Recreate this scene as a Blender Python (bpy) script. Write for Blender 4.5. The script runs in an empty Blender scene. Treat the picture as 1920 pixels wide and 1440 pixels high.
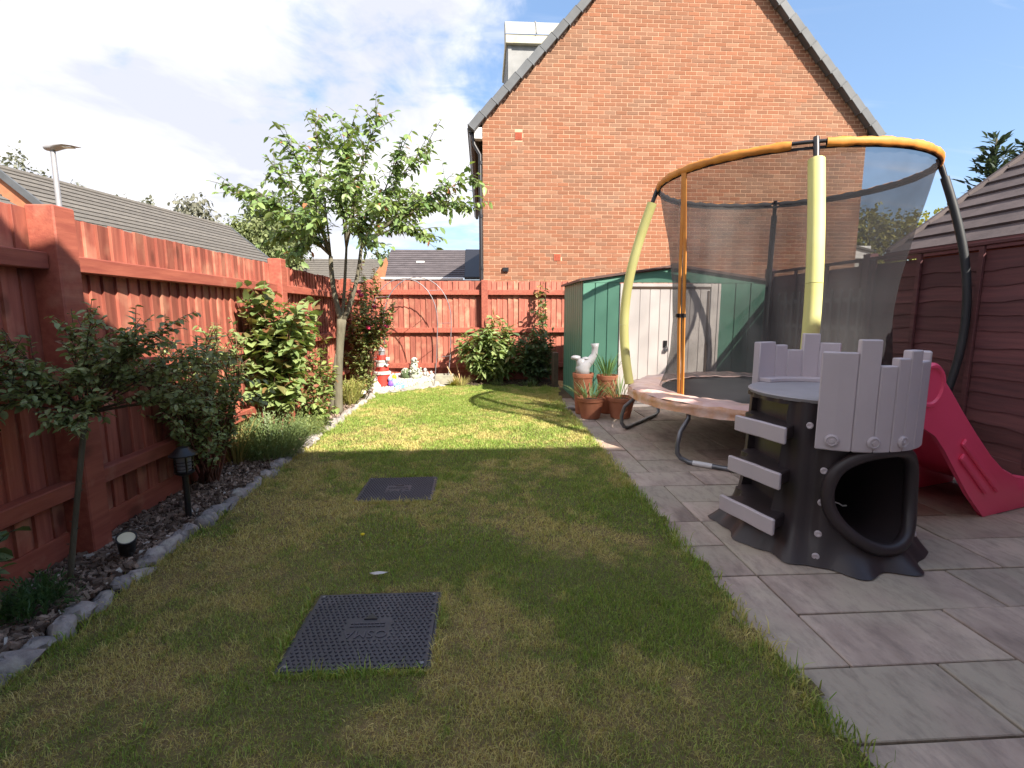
import bpy, bmesh, math, random
import numpy as np
from mathutils import Vector, Matrix
random.seed(7); RNG = np.random.default_rng(11)
sc = bpy.context.scene
COL = sc.collection
R = math.radians
PI = math.pi

# ---------------------------------------------------------------- camera, sky, sun, exposure
cam_d = bpy.data.cameras.new('camera'); cam_d.sensor_width = 36.0; cam_d.lens = 36.0 * 945 / 1920
cam_d.clip_start = 0.05; cam_d.clip_end = 3000
cam = bpy.data.objects.new('camera', cam_d); COL.objects.link(cam); sc.camera = cam
CAM = Vector((0, 0, 1.23))
cam.location = CAM; cam.rotation_euler = (R(90 - 8.12), 0, R(-3.33))

SUN_TO = Vector((.76, -.95, 1.0)).normalized()      # towards the sun
SUN_EL = math.asin(SUN_TO.z); SUN_AZ = math.atan2(SUN_TO.x, SUN_TO.y)
world = bpy.data.worlds.new('World'); sc.world = world; world.use_nodes = True
def build_sky():
    nt = world.node_tree; N = nt.nodes; L = nt.links
    bg = N['Background']; bg.inputs[1].default_value = .05
    sky = N.new('ShaderNodeTexSky'); sky.sky_type = 'NISHITA'; sky.sun_disc = False
    sky.sun_elevation = SUN_EL; sky.sun_rotation = SUN_AZ; sky.air_density = 1.0; sky.dust_density = 1.2; sky.ozone_density = 1.0
    tc = N.new('ShaderNodeTexCoord')
    sep = N.new('ShaderNodeSeparateXYZ'); L.new(tc.outputs['Generated'], sep.inputs[0])
    def M(op, a, b=None, c=None):
        m = N.new('ShaderNodeMath'); m.operation = op
        for i, x in enumerate((a, b, c)):
            if x is None: continue
            if isinstance(x, (int, float)): m.inputs[i].default_value = x
            else: L.new(x, m.inputs[i])
        return m.outputs[0]
    zz = M('ADD', M('MAXIMUM', sep.outputs['Z'], 0.0), .22)      # cloud deck seen in perspective
    cmb = N.new('ShaderNodeCombineXYZ')
    L.new(M('DIVIDE', sep.outputs['X'], zz), cmb.inputs[0]); L.new(M('DIVIDE', sep.outputs['Y'], zz), cmb.inputs[1])
    def noise(scale, detail, rough, dist, off):
        mp = N.new('ShaderNodeMapping'); L.new(cmb.outputs[0], mp.inputs[0]); mp.inputs['Location'].default_value = off
        n = N.new('ShaderNodeTexNoise'); L.new(mp.outputs[0], n.inputs[0])
        n.inputs['Scale'].default_value = scale; n.inputs['Detail'].default_value = detail
        n.inputs['Roughness'].default_value = rough; n.inputs['Distortion'].default_value = dist
        return n.outputs[0]
    n1 = noise(1.15, 9, .56, .25, (3.2, 1.7, 0)); n2 = noise(5.0, 6, .6, .6, (0.4, 8.3, 0))
    n3 = noise(1.5, 7, .55, .4, (5.1, 2.2, 0))
    # more cloud towards the west (-X), clear towards the east
    az = M('MULTIPLY', sep.outputs['X'], -.62)
    cov = M('ADD', M('ADD', n1, M('MULTIPLY', n2, .26)), az)
    cov = M('ADD', cov, M('MULTIPLY', M('SUBTRACT', .30, sep.outputs['Z']), .04))
    mr = N.new('ShaderNodeMapRange'); mr.interpolation_type = 'SMOOTHSTEP'; L.new(cov, mr.inputs[0])
    mr.inputs[1].default_value = .60; mr.inputs[2].default_value = .77
    wisp = N.new('ShaderNodeMapRange'); wisp.interpolation_type = 'SMOOTHSTEP'
    mpw = N.new('ShaderNodeMapping'); L.new(cmb.outputs[0], mpw.inputs[0]); mpw.inputs['Rotation'].default_value = (0, 0, .5); mpw.inputs['Scale'].default_value = (.8, 4.5, 1)
    nw = N.new('ShaderNodeTexNoise'); L.new(mpw.outputs[0], nw.inputs[0]); nw.inputs['Scale'].default_value = 1.6; nw.inputs['Detail'].default_value = 7; nw.inputs['Distortion'].default_value = .7
    L.new(nw.outputs[0], wisp.inputs[0]); wisp.inputs[1].default_value = .52; wisp.inputs[2].default_value = .80; wisp.inputs[4].default_value = .55
    fac = M('MAXIMUM', mr.outputs[0], wisp.outputs[0])
    cr = N.new('ShaderNodeMix'); cr.data_type = 'RGBA'        # shaded and bright cloud
    dr = N.new('ShaderNodeMapRange'); L.new(n3, dr.inputs[0]); dr.inputs[1].default_value = .40; dr.inputs[2].default_value = .60
    L.new(dr.outputs[0], cr.inputs[0])
    cr.inputs[6].default_value = (2.75, 2.85, 3.3, 1); cr.inputs[7].default_value = (4.3, 4.25, 4.35, 1)
    hs = N.new('ShaderNodeMix'); hs.data_type = 'RGBA'; hs.blend_type = 'MIX'; hs.inputs[0].default_value = .5
    L.new(sky.outputs[0], hs.inputs[6]); hs.inputs[7].default_value = (.85, 1.5, 2.7, 1)
    mx = N.new('ShaderNodeMix'); mx.data_type = 'RGBA'; L.new(fac, mx.inputs[0]); L.new(hs.outputs[2], mx.inputs[6]); L.new(cr.outputs[2], mx.inputs[7])
    L.new(mx.outputs[2], bg.inputs[0])
build_sky()
sun_d = bpy.data.lights.new('sun', 'SUN'); sun_d.energy = 2.12; sun_d.angle = R(.53); sun_d.color = (1.0, .90, .76)
sun = bpy.data.objects.new('sun', sun_d); COL.objects.link(sun)
sun.rotation_euler = SUN_TO.to_track_quat('Z', 'Y').to_euler(); sun.location = (8, -10, 12)
vs = sc.view_settings; vs.view_transform = 'Standard'; vs.look = 'None'; vs.gamma = 1.0; vs.use_curve_mapping = False
vs.exposure = 2.65
sc.render.engine = 'CYCLES'; sc.cycles.max_bounces = 7; sc.cycles.transparent_max_bounces = 24; sc.cycles.use_denoising = True

# ---------------------------------------------------------------- helpers
ORG = {}
def register(o, parent):
    COL.objects.link(o)
    if parent is not None:
        o.parent = parent
        ORG[o.name] = ORG[parent.name]
    return o
def tag(o, label=None, cat=None, group=None, kind=None):
    if label: o['label'] = label
    if cat: o['category'] = cat
    if group: o['group'] = group
    if kind: o['kind'] = kind
    return o
def thing(name, label, cat, loc=(0, 0, 0), group=None):
    o = bpy.data.objects.new(name, None); o.empty_display_size = .1
    COL.objects.link(o); o.location = loc; ORG[o.name] = Vector(loc)
    return tag(o, label, cat, group)
def V(*a): return Vector(a)

class MB:
    def __init__(s): s.v = []; s.f = []; s.m = []
    def add(s, vs, fs, m=0):
        b = len(s.v); s.v.extend([tuple(x) for x in vs]); s.f.extend([tuple(i + b for i in f) for f in fs]); s.m.extend([m] * len(fs)); return s
    def box(s, c, d, rot=None, m=0, taper=1.0):
        hx, hy, hz = d[0] / 2, d[1] / 2, d[2] / 2
        vs = []
        for z, t in ((-hz, 1.0), (hz, taper)):
            for x, y in ((-hx, -hy), (hx, -hy), (hx, hy), (-hx, hy)):
                p = Vector((x * t, y * t, z))
                if rot is not None: p = rot @ p
                vs.append((p.x + c[0], p.y + c[1], p.z + c[2]))
        return s.add(vs, [(3, 2, 1, 0), (4, 5, 6, 7), (0, 1, 5, 4), (1, 2, 6, 5), (2, 3, 7, 6), (3, 0, 4, 7)], m)
    def bb(s, lo, hi, m=0):
        return s.box([(a + b) / 2 for a, b in zip(lo, hi)], [b - a for a, b in zip(lo, hi)], None, m)
    def tube(s, pts, r, n=8, m=0, cap=True, closed=False, flat=1.0):
        pts = [Vector(p) for p in pts]; k = len(pts)
        rr = r if isinstance(r, (list, tuple)) else [r] * k
        vs = []; up = None
        for i, p in enumerate(pts):
            a = pts[(i - 1) % k] if (closed or i) else pts[0]; b = pts[(i + 1) % k] if (closed or i < k - 1) else pts[-1]
            t = (b - a)
            if t.length < 1e-9: t = Vector((0, 0, 1))
            t.normalize()
            if up is None: up = t.orthogonal().normalized() if abs(t.z) > .9 else Vector((0, 0, 1))
            x = up.cross(t)
            if x.length < 1e-6: x = t.orthogonal()
            x.normalize(); up = t.cross(x).normalized()
            for j in range(n):
                an = 2 * PI * j / n
                q = p + x * (math.cos(an) * rr[i]) + up * (math.sin(an) * rr[i] * flat); vs.append(q)
        fs = []
        for i in range(k if closed else k - 1):
            for j in range(n):
                a = i * n + j; b = i * n + (j + 1) % n; i2 = (i + 1) % k
                fs.append((a, b, i2 * n + (j + 1) % n, i2 * n + j))
        if cap and not closed:
            fs.append(tuple(range(n - 1, -1, -1))); fs.append(tuple((k - 1) * n + j for j in range(n)))
        return s.add(vs, fs, m)
    def lathe(s, prof, n=24, c=(0, 0, 0), m=0, rot=None):
        vs = []; fs = []; k = len(prof)
        for (r, z) in prof:
            for j in range(n):
                an = 2 * PI * j / n; p = Vector((r * math.cos(an), r * math.sin(an), z))
                if rot is not None: p = rot @ p
                vs.append((p.x + c[0], p.y + c[1], p.z + c[2]))
        for i in range(k - 1):
            for j in range(n): fs.append((i * n + j, i * n + (j + 1) % n, (i + 1) * n + (j + 1) % n, (i + 1) * n + j))
        fs.append(tuple(range(n - 1, -1, -1))); fs.append(tuple((k - 1) * n + j for j in range(n)))
        return s.add(vs, fs, m)
    def grid(s, fn, nu, nv, closed_u=False, m=0):
        vs = [fn(i / nu, j / nv) for j in range(nv + 1) for i in range(nu + (0 if closed_u else 1))]
        w = nu + (0 if closed_u else 1); fs = []
        for j in range(nv):
            for i in range(nu): fs.append((j * w + i, j * w + (i + 1) % w, (j + 1) * w + (i + 1) % w, (j + 1) * w + i))
        return s.add(vs, fs, m)
    def blob(s, c, r, seed=0, amp=.2, nu=14, nv=9, m=0):
        rnd = random.Random(seed); ph = [(rnd.uniform(0, 6.28), rnd.uniform(0, 6.28), rnd.choice((1, 2, 3)), rnd.choice((1, 2, 3))) for _ in range(5)]
        r = r if isinstance(r, (list, tuple)) else (r, r, r)
        def fn(u, v):
            th = u * 2 * PI; la = -PI / 2 + v * PI
            k = 1 + amp * sum(math.sin(a * th + p) * math.cos(b * la + q) for p, q, a, b in ph) / 2.5 * math.cos(la)
            return (c[0] + r[0] * k * math.cos(la) * math.cos(th), c[1] + r[1] * k * math.cos(la) * math.sin(th), c[2] + r[2] * math.sin(la) * (1 + .3 * (k - 1)))
        return s.grid(fn, nu, nv, True, m)
    def mesh(s, name, mats, off=(0, 0, 0), smooth=None, bevel=0, fixn=True):
        me = bpy.data.meshes.new(name)
        me.from_pydata([(x - off[0], y - off[1], z - off[2]) for x, y, z in s.v], [], s.f)
        for mm in (mats if isinstance(mats, (list, tuple)) else [mats]): me.materials.append(mm)
        me.polygons.foreach_set('material_index', s.m)
        if bevel or fixn:
            bm = bmesh.new(); bm.from_mesh(me)
            if bevel: bmesh.ops.bevel(bm, geom=list(bm.edges), offset=bevel, segments=1, affect='EDGES', profile=.5, clamp_overlap=True)
            if fixn: bmesh.ops.recalc_face_normals(bm, faces=bm.faces)
            bm.to_mesh(me); bm.free()
        if smooth is not None:
            me.shade_smooth()
            if smooth < 180: me.set_sharp_from_angle(angle=R(smooth))
        me.update(); return me
    def build(s, name, mats, parent=None, smooth=None, bevel=0, fixn=True):
        off = ORG[parent.name] if parent is not None else (0, 0, 0)
        o = bpy.data.objects.new(name, s.mesh(name, mats, off, smooth, bevel, fixn))
        register(o, parent)
        if parent is None: ORG[o.name] = Vector((0, 0, 0))
        return o
def piece(name, me, parent, loc=(0, 0, 0), rot=(0, 0, 0), scale=(1, 1, 1)):
    o = bpy.data.objects.new(name, me); register(o, parent)
    off = ORG[parent.name] if parent is not None else Vector((0, 0, 0))
    o.location = Vector(loc) - off; o.rotation_euler = rot; o.scale = scale
    if parent is None: ORG[o.name] = Vector(loc)
    return o
def rotz(a): return Matrix.Rotation(a, 3, 'Z')

# ---------------------------------------------------------------- materials
def mat(name, c1, c2=None, rough=.6, spec=.35, nscale=6, stretch=(1, 1, 1), contrast=(.35, .65), objrand=0, bump=0, bscale=40, bstretch=(1, 1, 1),
        attr=None, metal=0, transl=0, c3=None, n3scale=2, n3=(.55, .7), coat=0, bdist=.01, objhue=None, knots=None, speck=None):
    m = bpy.data.materials.new(name); m.use_nodes = True; nt = m.node_tree; N = nt.nodes; L = nt.links
    p = N['Principled BSDF']; p.inputs['Roughness'].default_value = rough; p.inputs['Specular IOR Level'].default_value = spec; p.inputs['Metallic'].default_value = metal
    p.inputs['Coat Weight'].default_value = coat
    tc = N.new('ShaderNodeTexCoord'); oi = N.new('ShaderNodeObjectInfo')
    off = N.new('ShaderNodeVectorMath'); off.operation = 'MULTIPLY_ADD'
    sc3 = N.new('ShaderNodeCombineXYZ')
    for i in range(3): L.new(oi.outputs['Random'], sc3.inputs[i])
    L.new(sc3.outputs[0], off.inputs[0]); off.inputs[1].default_value = (37., 61., 23.); L.new(tc.outputs['Object'], off.inputs[2])
    def noise(scale, st, detail=6, rgh=.55):
        mp = N.new('ShaderNodeMapping'); mp.inputs['Scale'].default_value = st; L.new(off.outputs[0], mp.inputs[0])
        n = N.new('ShaderNodeTexNoise'); n.inputs['Scale'].default_value = scale; n.inputs['Detail'].default_value = detail; n.inputs['Roughness'].default_value = rgh
        L.new(mp.outputs[0], n.inputs[0]); return n.outputs[0]
    def rng(x, a, b, lo=0., hi=1.):
        r = N.new('ShaderNodeMapRange'); L.new(x, r.inputs[0]); r.inputs[1].default_value = a; r.inputs[2].default_value = b; r.inputs[3].default_value = lo; r.inputs[4].default_value = hi; return r.outputs[0]
    def mixc(f, a, b, mode='MIX'):
        x = N.new('ShaderNodeMix'); x.data_type = 'RGBA'; x.blend_type = mode
        for i, q in ((0, f), (6, a), (7, b)):
            if isinstance(q, (int, float)): x.inputs[i].default_value = q
            elif isinstance(q, tuple): x.inputs[i].default_value = (q[0], q[1], q[2], 1)
            else: L.new(q, x.inputs[i])
        return x.outputs[2]
    c = c1
    if c2 is not None: c = mixc(rng(noise(nscale, stretch), *contrast), c1, c2)
    if c3 is not None: c = mixc(rng(noise(n3scale, (1, 1, 1), 4), *n3), c, c3)
    if objhue is not None:
        wn = N.new('ShaderNodeTexWhiteNoise'); wn.noise_dimensions = '1D'; L.new(oi.outputs['Random'], wn.inputs['W'])
        c = mixc(rng(wn.outputs[0], objhue[0], objhue[1]), c, objhue[2])
    if knots:
        mk = N.new('ShaderNodeMapping'); mk.inputs['Scale'].default_value = knots[1]; L.new(off.outputs[0], mk.inputs[0])
        vk = N.new('ShaderNodeTexVoronoi'); vk.inputs['Scale'].default_value = knots[0]; L.new(mk.outputs[0], vk.inputs[0])
        c = mixc(rng(vk.outputs['Distance'], .10, .22, .62, 0), c, (.10, .035, .025))
    if speck:
        c = mixc(rng(noise(speck[0], speck[1], 8, .7), speck[2], speck[3], 0, speck[5]), c, speck[4])
    if objrand:
        v = rng(oi.outputs['Random'], 0, 1, 1 - objrand, 1 + objrand); cb = N.new('ShaderNodeCombineColor')
        for i in range(3): L.new(v, cb.inputs[i])
        c = mixc(1.0, c, cb.outputs[0], 'MULTIPLY')
    if attr:
        at = N.new('ShaderNodeAttribute'); at.attribute_name = attr; c = mixc(1.0, c, at.outputs['Color'], 'MULTIPLY')
    if isinstance(c, tuple): p.inputs['Base Color'].default_value = (*c, 1)
    else: L.new(c, p.inputs['Base Color'])
    if bump:
        b = N.new('ShaderNodeBump'); b.inputs['Strength'].default_value = bump; b.inputs['Distance'].default_value = bdist
        L.new(noise(bscale, bstretch, 5, .6), b.inputs['Height']); L.new(b.outputs[0], p.inputs['Normal'])
    if transl:
        t = N.new('ShaderNodeBsdfTranslucent'); mx = N.new('ShaderNodeMixShader'); mx.inputs[0].default_value = transl
        tcol = mixc(1.0, c, (1.25, 1.2, .55), 'MULTIPLY') if not isinstance(c, tuple) else c
        if isinstance(tcol, tuple): t.inputs[0].default_value = (*tcol, 1)
        else: L.new(tcol, t.inputs[0])
        L.new(p.outputs[0], mx.inputs[1]); L.new(t.outputs[0], mx.inputs[2]); L.new(mx.outputs[0], N['Material Output'].inputs[0])
    return m
M = {}
M['fence'] = mat('red_stained_timber', (0.378, 0.125, 0.0852), (0.267, 0.077, 0.0551), rough=.62, nscale=5, stretch=(6, 6, .6), objrand=.30, bump=.35, bscale=14, bstretch=(9, 9, .6), knots=(6.5, (1, 1, .55)), c3=(0.465, 0.218, 0.145), n3scale=4, n3=(.52, .72), bdist=.004)
M['fence_rail'] = mat('red_stained_rail', (0.362, 0.109, 0.0714), (0.267, 0.0711, 0.0504), rough=.65, nscale=5, stretch=(7, .7, 7), objrand=.1, bump=.35, bscale=14, bstretch=(9, .8, 9), knots=(4.5, (1, .6, 1)), bdist=.004, c3=(0.431, 0.191, 0.13), n3scale=5, n3=(.6, .8))
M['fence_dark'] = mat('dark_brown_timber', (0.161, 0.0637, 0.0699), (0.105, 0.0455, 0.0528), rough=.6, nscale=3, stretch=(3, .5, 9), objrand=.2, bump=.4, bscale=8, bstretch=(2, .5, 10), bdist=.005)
M['brick'] = mat('red_brick', (0.9, 0.9, 0.9), (0.86, 0.84, 0.82), rough=.9, spec=.1, nscale=3, attr='Col', bump=.3, bscale=60, bdist=.004)
M['mortar'] = mat('sandy_mortar', (.58, .38, .265), (.52, .33, .23), rough=.95, spec=.05, nscale=12, bump=.3, bscale=70, bdist=.003)
M['slab'] = mat('sandstone_paving', (0.495, 0.393, 0.334), (0.275, 0.213, 0.183), rough=.78, spec=.25, nscale=4.5, stretch=(1.3, .6, 1), contrast=(.36, .68), objrand=.12, bump=1.0, bscale=26, speck=(15, (1.5, .55, 1), .47, .72, (.15, .12, .11), .55), c3=(0.412, 0.355, 0.286), n3scale=1.5, n3=(.44, .60), bdist=.006, objhue=(.86, .99, (.34, .22, .175)))
M['joint'] = mat('dark_joint_sand', (.075, .062, .05), (.04, .045, .026), rough=.95, nscale=30)
M['soil'] = mat('bark_soil', (.06, .042, .033), (.028, .02, .017), rough=.95, nscale=40, bump=.8, bscale=60, bdist=.02)
M['ground'] = mat('rough_ground', (.10, .11, .045), (.16, .13, .075), rough=.95, nscale=.6)
M['lawn'] = mat('lawn_soil', (.9, .85, .8), (.6, .55, .5), rough=.95, nscale=60, attr='Col', bump=.6, bscale=90, bdist=.01)
M['grass'] = mat('grass_blade', (1, 1, 1), None, rough=.55, spec=.25, attr='Col', transl=.3)
M['chip'] = mat('bark_chip', (1, 1, 1), (.6, .58, .56), rough=.85, attr='Col', nscale=30)
M['stone'] = mat('edging_stone', (0.374, 0.341, 0.325), (0.198, 0.182, 0.182), rough=.9, nscale=14, objrand=.15, bump=.7, bscale=35, bdist=.012, c3=(0.44, 0.418, 0.363), n3scale=9)
M['gravel'] = mat('white_gravel', (1, 1, 1), None, rough=.8, attr='Col')
M['roof_grey'] = mat('grey_roof_tile', (0.132, 0.122, 0.109), (0.099, 0.0924, 0.0858), rough=.8, nscale=3, stretch=(3, 3, 3), objrand=.10, bump=.2, bscale=20)
M['roof_dark'] = mat('dark_roof_tile', (0.096, 0.084, 0.092), (0.068, 0.06, 0.0664), rough=.75, nscale=3, objrand=.10)
M['roof_purple'] = mat('garage_roof_tile', (0.0986, 0.0806, 0.083), (0.07, 0.057, 0.0597), rough=.8, nscale=5, objrand=.10, bump=.3, bscale=30)
M['slate_edge'] = mat('verge_grey', (0.104, 0.113, 0.126), (0.081, 0.0882, 0.099), rough=.6, nscale=4, objrand=.12)
M['white_pvc'] = mat('white_pvc', (.75, .75, .75), (.68, .68, .69), rough=.4, nscale=5)
M['black_pvc'] = mat('black_pvc', (.018, .018, .022), None, rough=.35, spec=.5)
M['lead'] = mat('lead_grey', (0.272, 0.28, 0.288), (0.224, 0.232, 0.24), rough=.55, nscale=4)
M['lead_top'] = mat('pale_lead_roof', (0.357, 0.357, 0.323), (0.306, 0.306, 0.281), rough=.6, nscale=3)
M['cream_fascia'] = mat('mossy_white_fascia', (0.561, 0.535, 0.442), (0.442, 0.425, 0.306), rough=.7, nscale=6)
M['vent'] = mat('terracotta_vent', (.40, .10, .055), (.33, .085, .05), rough=.8, nscale=20)
M['shed_green'] = mat('green_metal', (0.0962, 0.244, 0.185), (0.0851, 0.222, 0.167), rough=.45, spec=.45, nscale=2, objrand=.06)
M['shed_cream'] = mat('cream_metal', (0.725, 0.684, 0.67), (0.688, 0.645, 0.631), rough=.45, spec=.4, nscale=2, objrand=.04)
M['shed_roof'] = mat('brown_roof_trim', (.10, .055, .05), (.07, .045, .042), rough=.5, nscale=5)
M['shed_dark_trim'] = mat('dark_rail', (.10, .065, .045), None, rough=.6)  # dark brown of the door header rail and door edge strip
M['terracotta'] = mat('terracotta', (0.425, 0.174, 0.106), (0.357, 0.136, 0.0808), rough=.85, spec=.15, nscale=7, objrand=.10, bump=.2, bscale=60, c3=(0.476, 0.281, 0.204), n3scale=6, n3=(.6, .75))
M['compost'] = mat('compost', (.05, .035, .025), (.03, .022, .016), rough=.95, nscale=40, bump=.8, bscale=60)
M['white_glaze'] = mat('white_glaze', (0.54, 0.54, 0.567), (0.468, 0.468, 0.504), rough=.3, spec=.5, nscale=4)
M['yellow_foam'] = mat('yellow_foam_sleeve', (0.607, 0.598, 0.252), (0.571, 0.553, 0.207), rough=.55, spec=.3, nscale=3, bump=.12, bscale=18, bdist=.004)
M['black_foam'] = mat('black_foam_sleeve', (.030, .034, .040), (.022, .026, .032), rough=.5, spec=.45, nscale=4)
M['steel'] = mat('galvanised_tube', (.21, .22, .25), (.16, .165, .18), rough=.38, metal=.6, nscale=9)
M['white_tape'] = mat('white_sticker', (.7, .7, .72), None, rough=.5)
M['orange'] = mat('orange_fabric', (0.594, 0.248, 0.0447), (0.495, 0.184, 0.0319), rough=.6, nscale=9, bump=.3, bscale=16, bdist=.01)
M['net_hem'] = mat('black_net_hem', (.028, .028, .034), None, rough=.7)
M['pad_pink'] = mat('faded_pink_pad', (0.589, 0.38, 0.351), (0.665, 0.475, 0.446), rough=.35, spec=.5, nscale=7, bump=.5, bscale=11, bdist=.02, c3=(0.589, 0.323, 0.19), n3scale=5, n3=(.55, .72))
M['pad_orange'] = mat('orange_pad_edge', (.66, .42, .33), (.58, .28, .13), rough=.4, spec=.45, nscale=8, bump=.7, bscale=14, bdist=.02, c3=(.68, .50, .45), n3scale=6, n3=(.5, .65))
M['mat_black'] = mat('black_jump_mat', (.030, .030, .036), (.05, .05, .055), rough=.6, nscale=3)
M['trunk_plastic'] = mat('dark_brown_plastic', (0.0369, 0.0267, 0.0298), (0.0301, 0.0235, 0.0263), rough=.42, spec=.45, nscale=6, bump=.15, bscale=9, bstretch=(6, 6, .8), bdist=.006)
M['grey_plastic'] = mat('pale_grey_plastic', (0.522, 0.467, 0.501), (0.483, 0.43, 0.464), rough=.45, spec=.35, nscale=3, bump=.12, bscale=22, bstretch=(8, 8, .5), bdist=.003)
M['deck_plastic'] = mat('grey_deck_plastic', (0.344, 0.327, 0.351), (0.297, 0.28, 0.297), rough=.5, nscale=5)
M['red_plastic'] = mat('red_slide_plastic', (.88, .085, .19), (.84, .075, .17), rough=.36, spec=.5, nscale=3)
M['cover'] = mat('cover_plastic', (0.0414, 0.0405, 0.0552), (0.0303, 0.0294, 0.0405), rough=.45, spec=.5, nscale=6, c3=(0.069, 0.0644, 0.0782), n3scale=4)
M['cover_print'] = mat('cover_relief', (.07, .068, .085), None, rough=.5)
M['bark'] = mat('grey_green_bark', (.155, .145, .105), (.10, .09, .065), rough=.9, nscale=9, stretch=(2, 2, .5), bump=.6, bscale=18, bstretch=(3, 3, .6), bdist=.012)
M['twig'] = mat('twig', (.11, .085, .06), (.075, .055, .04), rough=.85, nscale=10)
M['red_twig'] = mat('red_twig', (.17, .075, .05), (.12, .06, .04), rough=.8, nscale=10)
M['leaf'] = mat('leaf', (1, 1, 1), None, rough=.42, spec=.4, attr='Col', transl=.28)
M['far_leaf'] = mat('far_foliage', (.78, .78, .80), None, rough=.6, spec=.2, attr='Col', transl=.25)
M['petal'] = mat('pink_petal', (.62, .06, .16), (.5, .04, .11), rough=.5, nscale=9, transl=.2)
M['black_plastic'] = mat('black_plastic', (.014, .014, .015), None, rough=.4, spec=.5)
M['lens'] = mat('cream_lens', (.72, .68, .50), (.66, .62, .45), rough=.35, nscale=10)
M['lamp_glass'] = mat('lantern_glass', (.20, .21, .23), None, rough=.2, spec=.6)
M['lamp_grey'] = mat('lamp_alloy', (.34, .34, .36), (.30, .30, .32), rough=.45, metal=.3, nscale=6)
M['paint_red'] = mat('red_paint', (.55, .045, .035), (.48, .04, .03), rough=.45, nscale=8)
M['paint_white'] = mat('white_paint', (0.577, 0.562, 0.546), (0.515, 0.491, 0.468), rough=.5, nscale=9)
M['ornament'] = mat('mottled_white_stone', (0.473, 0.486, 0.432), (0.338, 0.378, 0.297), rough=.7, nscale=22, bump=.5, bscale=40, contrast=(.45, .62))
M['moss'] = mat('dark_moss', (.07, .11, .05), (.10, .14, .07), rough=.9, nscale=25, bump=.6, bscale=50)
M['concrete'] = mat('old_concrete', (.36, .34, .28), (.24, .23, .19), rough=.9, nscale=14, bump=.4, bscale=40)
M['arch_metal'] = mat('silver_arch_tube', (.26, .24, .26), (.18, .17, .19), rough=.45, metal=.35, nscale=14)
M['cane'] = mat('bamboo_cane', (.45, .30, .17), (.36, .23, .12), rough=.6, nscale=12)
M['trellis'] = mat('grey_trellis', (.26, .23, .24), (.20, .175, .185), rough=.7, nscale=6)
M['blue_glass'] = mat('blue_pebble', (.10, .32, .62), (.07, .22, .50), rough=.2, spec=.6, nscale=30, objrand=.2)
M['green_glass'] = mat('green_pebble', (.20, .52, .25), (.16, .42, .20), rough=.3, nscale=30)
M['purple'] = mat('purple_paint', (0.192, 0.096, 0.44), (0.16, 0.08, 0.36), rough=.5, nscale=20)
M['blue_paint'] = mat('pale_blue_paint', (0.24, 0.336, 0.6), (0.36, 0.416, 0.6), rough=.5, nscale=20)
M['feather'] = mat('white_feather', (.62, .60, .58), (.45, .43, .42), rough=.6, nscale=30)
M['dandelion'] = mat('yellow_flower', (.78, .62, .02), None, rough=.5)
M['yellow_verge'] = mat('yellowish_verge', (.42, .30, .09), (.24, .19, .10), rough=.85, nscale=12)  # yellowish tone for the upper verge tiles of the garage
M['pale_wall'] = mat('pale_render', (.52, .51, .50), (.46, .45, .44), rough=.8, nscale=4)
M['gable'] = mat('orange_brick_gable', (0.4, 0.168, 0.088), (0.336, 0.136, 0.076), rough=.9, nscale=8, bump=.2, bscale=30)
def net_material():
    m = bpy.data.materials.new('black_safety_net'); m.use_nodes = True; N = m.node_tree.nodes; L = m.node_tree.links
    p = N['Principled BSDF']; p.inputs['Base Color'].default_value = (.016, .016, .021, 1); p.inputs['Roughness'].default_value = .6
    t = N.new('ShaderNodeBsdfTransparent'); mx = N.new('ShaderNodeMixShader')
    tc = N.new('ShaderNodeTexCoord'); n = N.new('ShaderNodeTexNoise'); L.new(tc.outputs['Object'], n.inputs[0]); n.inputs['Scale'].default_value = 3; n.inputs['Detail'].default_value = 5
    mr = N.new('ShaderNodeMapRange'); L.new(n.outputs[0], mr.inputs[0]); mr.inputs[1].default_value = .3; mr.inputs[2].default_value = .7; mr.inputs[3].default_value = .48; mr.inputs[4].default_value = .66
    L.new(mr.outputs[0], mx.inputs[0]); L.new(t.outputs[0], mx.inputs[1]); L.new(p.outputs[0], mx.inputs[2]); L.new(mx.outputs[0], N['Material Output'].inputs[0])
    return m
M['net'] = net_material()

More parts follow.
